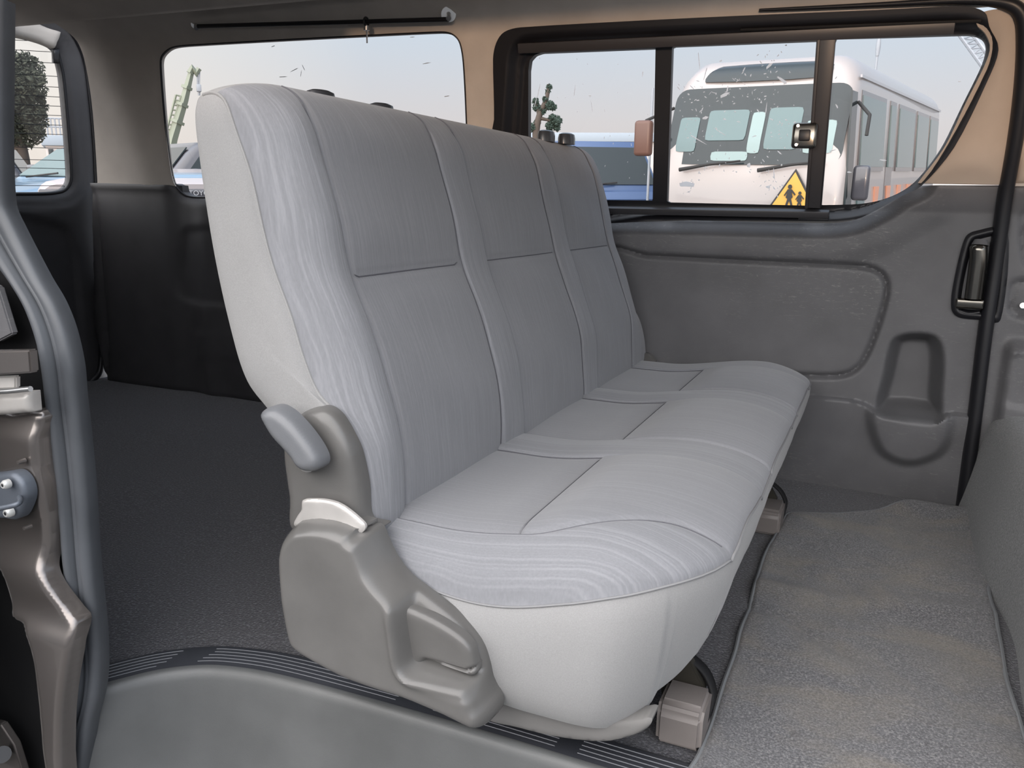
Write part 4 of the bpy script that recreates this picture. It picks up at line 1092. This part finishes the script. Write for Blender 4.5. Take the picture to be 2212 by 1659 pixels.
for x0, x1, z0, z1, mm in ((-.86, -.62, 1.60, 1.98, 'teal'), (-.52, -.06, 1.72, 2.05, 'teal'), (-.02, .12, 1.58, 2.02, 'curtain'), (.16, .52, 1.62, 2.06, 'teal'), (.58, .88, 1.58, 1.92, 'curtain'), (-.42, .0, 1.50, 1.60, 'curtain')):
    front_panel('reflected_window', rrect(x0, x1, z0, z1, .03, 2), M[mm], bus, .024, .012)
for x0, x1, dz in ((-.75, -.05, 0), (.15, .85, .0)):
    a = (x0, float(fy(1.42))-.06, 1.40); b = (x1, float(fy(1.50))-.07, 1.50+dz)
    tube('wiper', [a, ((a[0]+b[0])/2, a[1], 1.46), b], [.022, .015, .010], M['tyre'], bus, n=8)
tri = [(.28, .98), (.84, .98), (.56, 1.46)]
tri = [(.40, 1.03), (.80, 1.03), (.60, 1.37)]
def fpt(a, b, d): return (a, float(fy(b))-.035-d, b)
sg_ = prism('school_sign', [(.555-.27, .985), (.555+.27, .985), (.555, 1.42)], fpt, 0, .012, M['ink'], bus)
prism('sign_face', [(.555-.235, 1.003), (.555+.235, 1.003), (.555, 1.385)], fpt, .012, .018, M['amber'], sg_)
def figure(cx, z0, s):
    o = prism('walking_figure', [(cx-.030*s, z0), (cx-.012*s, z0), (cx+.005*s, z0+.055*s), (cx+.022*s, z0+.005*s), (cx+.040*s, z0+.008*s), (cx+.020*s, z0+.07*s), (cx+.034*s, z0+.085*s), (cx+.018*s, z0+.135*s), (cx+.052*s, z0+.100*s), (cx+.058*s, z0+.112*s), (cx+.022*s, z0+.155*s), (cx-.016*s, z0+.155*s), (cx-.048*s, z0+.100*s), (cx-.040*s, z0+.094*s), (cx-.016*s, z0+.130*s), (cx-.030*s, z0+.080*s), (cx-.012*s, z0+.07*s)], fpt, .018, .024, M['ink'], sg_)
    prism('figure_head', ell(cx+.002*s, z0+.178*s, .019*s, .021*s, 12), fpt, .018, .024, M['ink'], o)
figure(.515, 1.03, 1.15); figure(.625, 1.02, .85)
for sx in (-1, 1):
    h = prism('headlight', rrect(.55*sx-.2, .55*sx+.2, .72, .90, .06, 3), fpt, -.01, .01, M['curtain'], bus)
    tube('mirror_arm', [(1.03*sx, .35, 2.1), (1.22*sx, .0, 1.95), (1.22*sx, -.05, 1.75)], .018, M['tyre'], bus, n=8)
box('side_mirror', (1.08, .16, 1.10), (1.25, .26, 1.46), M['dkpaint'], bus, .04, 3)
box('side_mirror', (-1.33, -.10, 1.55), (-1.12, .02, 1.95), M['brown'], bus, .04, 3)
def sx_(z): return BW/2*(1-.07*max(0, z-1.2)/1.4)
def side_panel(name, y0, y1, z0, z1, m, parent, s=1, off=.008, skew=0):
    f = lambda a, b, d: (s*(sx_(b)+off+d), a, b)
    return prism(name, [(y0+skew, z0), (y1, z0), (y1-skew*0, z1), (y0, z1)], f, -.02, 0, m, parent)
side_panel('door_window', .10, .34, 1.0, 2.2, M['busglass'], bus, skew=-.04)
for y0, y1, t in ((.62, 1.95, 1), (2.32, 2.66, 2), (2.95, 4.2, 1), (4.5, 5.6, 1), (5.8, 6.7, 1)):
    fr_ = side_panel('window_frame', y0-.05, y1+.05, 1.40 if t == 1 else .6, 2.24, M['dkpaint'], bus, off=.006)
    side_panel('pane', y0, y1, 1.45 if t == 1 else 1.45, 2.19, M['teal'], fr_, off=.014)
side_panel('door_glass', .62, 1.05, .70, 1.33, M['teal'], bus, skew=.1)
for i in range(5): side_panel('livery_stripe', 1.6+i*.8, 1.85+i*.8, .75, 1.22, M['orange'], bus, off=.004, skew=.12)
side_panel('roof_gutter', .5, 6.9, 2.36, 2.39, M['pale'], bus, off=.01)
for x in (-.9, .9):
    for y in (1.15, 5.4): wheel(bus, x, y, .38, .22)

# ---- generic car
def car(name, px, dist, yaw, label, paint, L=4.4, Wd=1.7, Hh=1.45, hood=.95, kind='car', group=None):
    """front of the car looks towards -y"""
    c = ext(name, px, dist, math.radians(yaw), label, 'car' if kind == 'car' else kind, group)
    w = Wd/2; hb = hood
    prof = [(0, .35, hb-.25, .92), (.12, .28, hb-.10, .97), (.7, .26, hb-.02, 1), (1.15, .26, hb+.03, 1), (L-.5, .26, hb+.06, 1), (L-.08, .3, hb, .97), (L, .42, hb-.12, .93)]
    if kind == 'van': prof = [(0, .35, hb-.1, .95), (.1, .28, hb, 1), (.6, .26, hb+.04, 1), (1.1, .26, hb+.04, 1), (L-.1, .26, hb+.04, 1), (L, .3, hb, .97), (L+.01, .42, hb-.1, .93)]
    loftbox('body', [(y, rrect(-w*k, w*k, z0, z1, .14, 4)) for y, z0, z1, k in prof], paint, c)
    cs, ce = (1.15, L-.5) if kind == 'car' else (.35, L-.05)
    rk = .62 if kind == 'car' else .40; rr = .5 if kind == 'car' else .12
    def cab(t, zf):  # frustum interpolation 0 belt .. 1 roof
        return cs+rk*t, ce-rr*t, w*(.97-.17*t), hb+.02+(Hh-hb-.02)*t
    secs = []
    for t in (0, .25, .5, .75, .9, 1.0):
        y0, y1, ww, z = cab(t if t < 1 else .99, 0); 
        if t >= .9: ww -= .03*(t-.8)*4; y0 += .05*(t-.8)*4; y1 -= .05*(t-.8)*4
        secs.append((z, rrect(-ww, ww, y0, y1, .10, 3)))
    k = len(secs[0][1]); V = [(x, y, z) for z, l in secs for x, y in l]
    Fc = [(i*k+j, i*k+(j+1) % k, (i+1)*k+(j+1) % k, (i+1)*k+j) for i in range(len(secs)-1) for j in range(k)]+[tuple(range((len(secs)-1)*k, len(secs)*k))]
    sharp(mesh('cabin', V, Fc, paint, c), 40)
    def q(name, pts, m): 
        V = [p for p in pts]; n = (Vector(V[1])-Vector(V[0])).cross(Vector(V[2])-Vector(V[0])).normalized()
        ctr = sum((Vector(v) for v in V), Vector())/len(V); 
        if n.dot(ctr-Vector((0, (cs+ce)/2, hb+.2))) < 0: n = -n
        A = [Vector(v)+n*.004 for v in V]; B = [Vector(v)+n*.016 for v in V]; N_ = len(V)
        return mesh(name, A+B, [tuple(range(N_))[::-1], tuple(range(N_, 2*N_))]+[(i, (i+1) % N_, N_+(i+1) % N_, N_+i) for i in range(N_)], m, c, False)
    def cp(t, side):  # corner point
        y0, y1, ww, z = cab(t, 0); return y0, y1, ww, z
    a, b = cp(.10, 0), cp(.86, 0)
    q('windscreen', [(-a[2]*.90, a[0], a[3]), (a[2]*.90, a[0], a[3]), (b[2]*.88, b[0], b[3]), (-b[2]*.88, b[0], b[3])], M['teal' if kind == 'car' else 'busglass'])
    q('rear_screen', [(-a[2]*.88, a[1], a[3]), (a[2]*.88, a[1], a[3]), (b[2]*.86, b[1], b[3]), (-b[2]*.86, b[1], b[3])], M['busglass'])
    for s in (-1, 1):
        ym = (cs+ce)/2
        for y0_, y1_, nm in ((0, 1, 'f'), (1, 2, 'r')):
            la0, la1 = (a[0]+.16, ym-.05) if nm == 'f' else (ym+.05, a[1]-.16)
            lb0, lb1 = (b[0]+.14, ym-.05) if nm == 'f' else (ym+.05, b[1]-.14)
            q('side_window', [(s*a[2], la0, a[3]), (s*a[2], la1, a[3]), (s*b[2], lb1, b[3]), (s*b[2], lb0, b[3])], M['busglass'])
        mi_ = box('side_mirror', (s*(w+.03)-.07, cs+.28, hb+.06), (s*(w+.03)+.09, cs+.38, hb+.20), M['dkpaint'], c, .03, 3)
        hl = box('headlight', (s*w*.72-.17, -.015, hb-.36), (s*w*.72+.17, .10, hb-.22), M['curtain'], c, .04, 3)
        box('turn_lamp', (s*w*.93-.05, -.02, hb-.36), (s*w*.93+.05, .12, hb-.22), M['orange'], c, .02, 2)
        for y in (.8, L-.85): wheel(c, s*(w-.09), y, .31, .19)
    box('grille', (-.42, -.02, hb-.38), (.42, .06, hb-.24), M['dkpaint'], c, .02, 2)
    box('bumper', (-w*.96, -.09, .30), (w*.96, .12, .50), paint, c, .06, 3)
    wp = cp(.08, 0)
    tube('wiper', [(-.5, wp[0]-.05, wp[3]), (.1, wp[0]-.03, wp[3]+.05)], .012, M['tyre'], c, n=6)
    return c
# behind the hatch
car('parked_car', -110, 11.1, -62, 'light blue car with a raked windscreen parked behind the rear hatch', M['skypaint'], L=3.3, Hh=1.64, hood=1.20)
car('parked_van', 122, 17.5, 85, 'dark grey boxy van standing beyond the light blue car', M['dkpaint'], L=4.6, Wd=1.75, Hh=1.74, hood=1.0, kind='van')
# seen through the quarter window
car('parked_wagon', 215, 9.35, -80, 'dark wagon seen through the rear corner of the quarter window', M['dkpaint'], L=4.2, Wd=1.65, Hh=1.63, hood=1.18, kind='van')
# white pickup with lettering
pk = ext('pickup_truck', 440, 4.9, 0, 'pale pickup truck with small white lettering on a dark band outside the quarter window', 'pickup truck')
zq = lambda y: rel(440, 4.9, 430, y)[1]
loftbox('body', [(y, rrect(-.82*k, .82*k, .35, z1, .08, 4)) for y, z1, k in ((0, zq(398), .97), (.05, zq(390), 1), (1.2, zq(384), 1), (2.6, zq(378), 1), (3.2, zq(372), .99))], mat('pale pinkish white paint', (.42, .38, .38), .35, coat=.4), pk)
box('cargo_cover', (-.55, .5, zq(388)-.02), (.6, 2.0, zq(380)), M['skypaint'], pk, .03, 3)
box('tailgate_band', (-.80, -.03, zq(470)), (.80, .01, zq(408)), M['dkpaint'], pk, .008)
tcv = bpy.data.curves.new('lettering', 'FONT'); tcv.body = 'TOYOTA'; tcv.size = .036; tcv.extrude = .002; tcv.align_x = 'CENTER'; tcv.align_y = 'CENTER'
tob = bpy.data.objects.new('lettering_curve', tcv); COL.objects.link(tob)
dg = bpy.context.evaluated_depsgraph_get(); tme = bpy.data.meshes.new_from_object(tob.evaluated_get(dg)); bpy.data.objects.remove(tob)
tme.materials.clear(); tx = link('lettering', tme, M['white'], pk, False); tx.rotation_euler = (math.pi/2, 0, 0); tx.location = (rel(440, 4.9, 440, 419)[0], -.034, zq(417))
for x in (-.7, .7):
    for y in (.6, 2.6): wheel(pk, x, y, .33, .2)
# blue SUV left of the bus
car('blue_wagon', 1342, 12.2, 24, 'blue four-wheel-drive wagon parked between the seat back and the bus', M['bluepaint'], L=4.5, Wd=1.7, Hh=1.80, hood=1.08, kind='van')
car('white_van', 1235, 21, 80, 'long pale roofed van standing beyond the blue wagon', M['white'], L=5.5, Wd=1.8, Hh=2.06, hood=1.2, kind='van')

# ---- trees
M['leaf'] = mat('dark olive leaves', (.055, .062, .045), .8, spec=.2)
M['needle'] = mat('grey green pine needles', (.06, .09, .075), .8, spec=.2)
M['bark'] = mat('bark', (.075, .06, .05), .9)
def leaves(name, blobs, n, size, m, parent, seed):
    r = random.Random(seed); V = []; Fc = []
    tot = sum(b[3]**2 for b in blobs)
    for cx, cy, cz, rad in blobs:
        for _ in range(int(n*rad*rad/tot)):
            d = Vector((r.gauss(0, 1), r.gauss(0, 1), r.gauss(0, 1))).normalized()*rad*(r.random()**.45)
            c = Vector((cx, cy, cz))+d*Vector((1, 1, .85)).length/1.66
            a = Vector((r.gauss(0, 1), r.gauss(0, 1), r.gauss(0, 1))).normalized(); b = a.orthogonal().normalized(); s = size*r.uniform(.6, 1.3); b0 = len(V)
            V += [c-a*s, c-b*s*.45, c+a*s, c+b*s*.45]; Fc.append((b0, b0+1, b0+2, b0+3))
    return mesh(name, V, Fc, m, parent, False)
def tree(px, dist, label, blobs, trunk, n, size, m, seed, name='broadleaf_tree'):
    t = ext(name, px, dist, 0, label, 'tree')
    for k, (pts, r0, r1) in enumerate(trunk):
        P = cr(pts, False, 4); tube('trunk' if k == 0 else 'branch', P, list(np.linspace(r0, r1, len(P))), M['bark'], t, n=8)
    leaves('foliage', blobs, n, size, m, t, seed); return t
D_ = 26
def blobs_px(px0, dist, l, dy=0.0):
    s = dist/(F)*1.15; o = []
    rr = random.Random(int(px0))
    for x, y, r in l:
        a, b = rel(px0, dist, x, y); o.append((a, rr.uniform(-.5, .5)*r*s, b, r*s))
    return o
bl = blobs_px(40, D_, [(20, 150, 30), (55, 150, 28), (65, 185, 26), (30, 190, 34), (0, 200, 40), (60, 225, 28), (72, 255, 22), (35, 240, 34), (10, 270, 36), (50, 280, 30), (75, 285, 16), (20, 310, 26), (-30, 160, 40), (85, 208, 9), (90, 250, 7), (70, 132, 7), (88, 182, 6), (93, 232, 5), (45, 128, 9), (-40, 230, 50)])
tree(40, D_, 'dense dark broadleaf tree behind the rear hatch window', bl, [([(0, 0, 0), (.1, 0, 1.5), (0, 0, 3.2)], .25, .12), ([(0, 0, 1.8), (-.9, .2, 3.2)], .10, .04)], 15000, .065, M['leaf'], 3)
D2 = 30
p_ = lambda x, y: (lambda q: (q[0], 0, q[1]))(rel(1175, D2, x, y))
bl = blobs_px(1175, D2, [(1186, 188, 5), (1184, 198, 4), (1178, 215, 5), (1157, 218, 5), (1160, 232, 7), (1188, 228, 8), (1196, 232, 5), (1172, 240, 6), (1195, 258, 9), (1204, 262, 8), (1188, 272, 8), (1160, 265, 6), (1150, 275, 7), (1203, 276, 6)])
tree(1175, D2, 'spindly pine with tufted branches seen through the left pane of the sliding window', bl, [([(0, 0, 0), p_(1158, 290), p_(1165, 250), p_(1180, 215), p_(1186, 182)], .16, .05), ([p_(1166, 250), p_(1188, 228)], .07, .03), ([p_(1165, 255), p_(1196, 262)], .07, .03), ([p_(1163, 245), p_(1157, 218)], .06, .03)], 3200, .07, M['needle'], 5, 'pine_tree')
D3 = 34
p3 = lambda x, y: (lambda q: (q[0], 0, q[1]))(rel(1960, D3, x, y))
bl = blobs_px(1960, D3, [(1951, 203, 9), (1953, 212, 8), (1949, 222, 5), (1978, 218, 7), (1973, 228, 6), (1969, 236, 5), (1960, 265, 7), (1964, 278, 5), (1975, 300, 10), (1985, 296, 10), (1990, 290, 6), (1968, 308, 6)])
tree(1960, D3, 'pruned pine with round tufts rising behind the tail of the bus', bl, [([(0, 0, 0), p3(1955, 330), p3(1953, 290), p3(1950, 245), p3(1951, 210)], .14, .05), ([p3(1952, 250), p3(1975, 222)], .06, .03), ([p3(1955, 320), p3(1980, 298)], .06, .03)], 3000, .075, M['needle'], 6, 'pine_tree')

# ---- cranes
M['craneg'] = mat('pale green crane paint', (.20, .225, .175), .5); M['lattice'] = mat('grey lattice steel', (.30, .33, .37), .6)
DC = 46
c1_ = ext('mobile_crane', 380, DC, 0, 'pale green telescopic crane boom raised beyond the quarter window', 'crane')
pc = lambda x, y, dy=0: (lambda q: (q[0], dy, q[1]))(rel(380, DC, x, y))
tube('boom', [pc(366, 330), pc(372, 300), pc(398, 215), pc(414, 152)], [.27, .25, .20, .13], M['craneg'], c1_, n=4)
tube('jib_head', [pc(410, 158), pc(415, 147), pc(424, 158), pc(430, 148)], [.18, .2, .2, .15], M['craneg'], c1_, n=6)
tube('hoist_rope', [pc(426, 152), pc(427, 185)], .04, M['lattice'], c1_, n=5); tube('hoist_rope', [pc(431, 152), pc(430, 185)], .04, M['lattice'], c1_, n=5)
box('hook_block', tuple(np.array(pc(425, 198))-[0, .2, 0]), tuple(np.array(pc(434, 183))+[0, .2, 0]), M['lattice'], c1_, .03)
tube('hook_weight', [pc(430, 198), pc(430, 206)], .07, M['lattice'], c1_, n=6)
tube('boom_ladder', [pc(358, 290), pc(380, 205)], .06, M['craneg'], c1_, n=5); tube('boom_ladder', [pc(367, 290), pc(391, 208)], .06, M['craneg'], c1_, n=5)
for t in np.linspace(0, 1, 9): tube('ladder_rung', [pc(358+22*t, 290-85*t), pc(367+24*t, 290-82*t)], .045, M['craneg'], c1_, n=5)
for t in (.25, .5, .75): tube('boom_collar', [pc(372+42*t-1, 300-148*t+3), pc(372+42*t+1, 300-148*t-3)], (.40-.18*t), M['craneg'], c1_, n=4)
box('carrier', (-2.5, -1, .4), (3.5, 1.2, 1.5), M['craneg'], c1_, .2)
DL = 90
c2_ = ext('lattice_crane', 2120, DL, 0, 'grey lattice crane jib in the top corner of the front pane', 'crane')
pl3 = lambda x, y, dy=0: (lambda q: (q[0], dy, q[1]))(rel(2120, DL, x, y))
ch = [[(2040, 30), (2134, 160)], [(2076, 40), (2150, 140)]]
for q in ch:
    for dy in (0, 1.2): tube('chord', [pl3(*q[0], dy), pl3(*q[1], dy)], .13, M['lattice'], c2_, n=5)
for i in range(12):
    t = i/12; u = (i+.5)/12; v = (i+1)/12
    A = lambda q, s: (q[0][0]+(q[1][0]-q[0][0])*s, q[0][1]+(q[1][1]-q[0][1])*s)
    tube('lattice_brace', [pl3(*A(ch[0], t)), pl3(*A(ch[1], u)), pl3(*A(ch[0], v))], .08, M['lattice'], c2_, n=4)
tube('crane_mast', [pl3(2134, 160), pl3(2160, 260), (pl3(2170, 300)[0], 0, 0)], .5, M['lattice'], c2_, n=6)

# ---- poles
def pole(px, dist, y, label, r, top=None):
    p = ext('antenna_pole', px, dist, 0, label, 'pole'); z = rel(px, dist, px, y)[1]
    tube('shaft', [(0, 0, 0), (0, 0, z)], r, M['lattice'], p, n=8)
    if top: tube('insulator', [(0, 0, z-top), (0, 0, z-top*.6), (0, 0, z-top*.4), (0, 0, z)], [r*1.4, r*1.9, r*1.9, r*1.2], M['lattice'], p, n=8)
pole(1868, 40, 78, 'tall thin mast rising behind the bus roof', .05, .8)
pole(1402, 12, 190, 'slim grey pole beside the left corner of the bus', .018)

# ---- buildings
M['bld'] = mat('blue grey building cladding', (.30, .36, .42), .7); M['bldw'] = mat('pale building wall', (.52, .50, .49), .8); M['bblue'] = mat('blue fascia', (.07, .17, .32), .6)
def building(px, dist, y0, x0, x1, label, m, extra=None, depth=12):
    b = ext('warehouse', px, dist, 0, label, 'building')
    a, zt = rel(px, dist, x0, y0); c, _ = rel(px, dist, x1, y0)
    w_ = box('wall', (a, 0, 0), (c, depth, zt-.5), M['bldw'], b, .02); box('fascia', (a-.2, -.25, zt-.6), (c+.2, depth+.2, zt), m, b, .03)
    nwin = 6
    for i in range(nwin):
        xx = a+(c-a)*(i+.25)/nwin; box('window', (xx, -.06, zt-1.4), (xx+(c-a)/nwin*.55, .05, zt-.8), M['busglass'], b, .01)
    return b, a, c, zt
building(1270, 62, 286, 1060, 1420, 'long low warehouse with a blue-grey fascia behind the blue wagon', M['bld'])
building(1990, 70, 335, 1930, 2250, 'low building with a bright blue fascia beyond the bus tail', M['bblue'])
bb, a_0, c_0, zt0 = building(130, 60, 292, 95, 210, 'flat roofed grey building with a roof railing behind the hatch window', M['bld'])
for i in range(14): tube('railing_post', [(a_0+(c_0-a_0)*i/13, 0, zt0), (a_0+(c_0-a_0)*i/13, 0, zt0+1.0)], .05, M['lattice'], bb, n=5)
for dz in (.5, 1.0): tube('railing_bar', [(a_0, 0, zt0+dz), (c_0, 0, zt0+dz)], .05, M['lattice'], bb, n=5)
sb = ext('roadside_sign', 349, 40, 0, 'tall blue-grey signboard at the left edge of the quarter window', 'sign')
x0_, z1_ = rel(349, 40, 335, 168); x1_, z0_ = rel(349, 40, 354, 228); box('board', (x0_, -.1, z0_), (x1_, .1, z1_), M['bld'], sb, .03)
for k_, sx in enumerate((x0_+.1, x1_-.1)): tube('post', [(sx, 0, 0), (sx, 0, z0_)], .07, M['lattice'], sb, n=6)
LOCAL = False
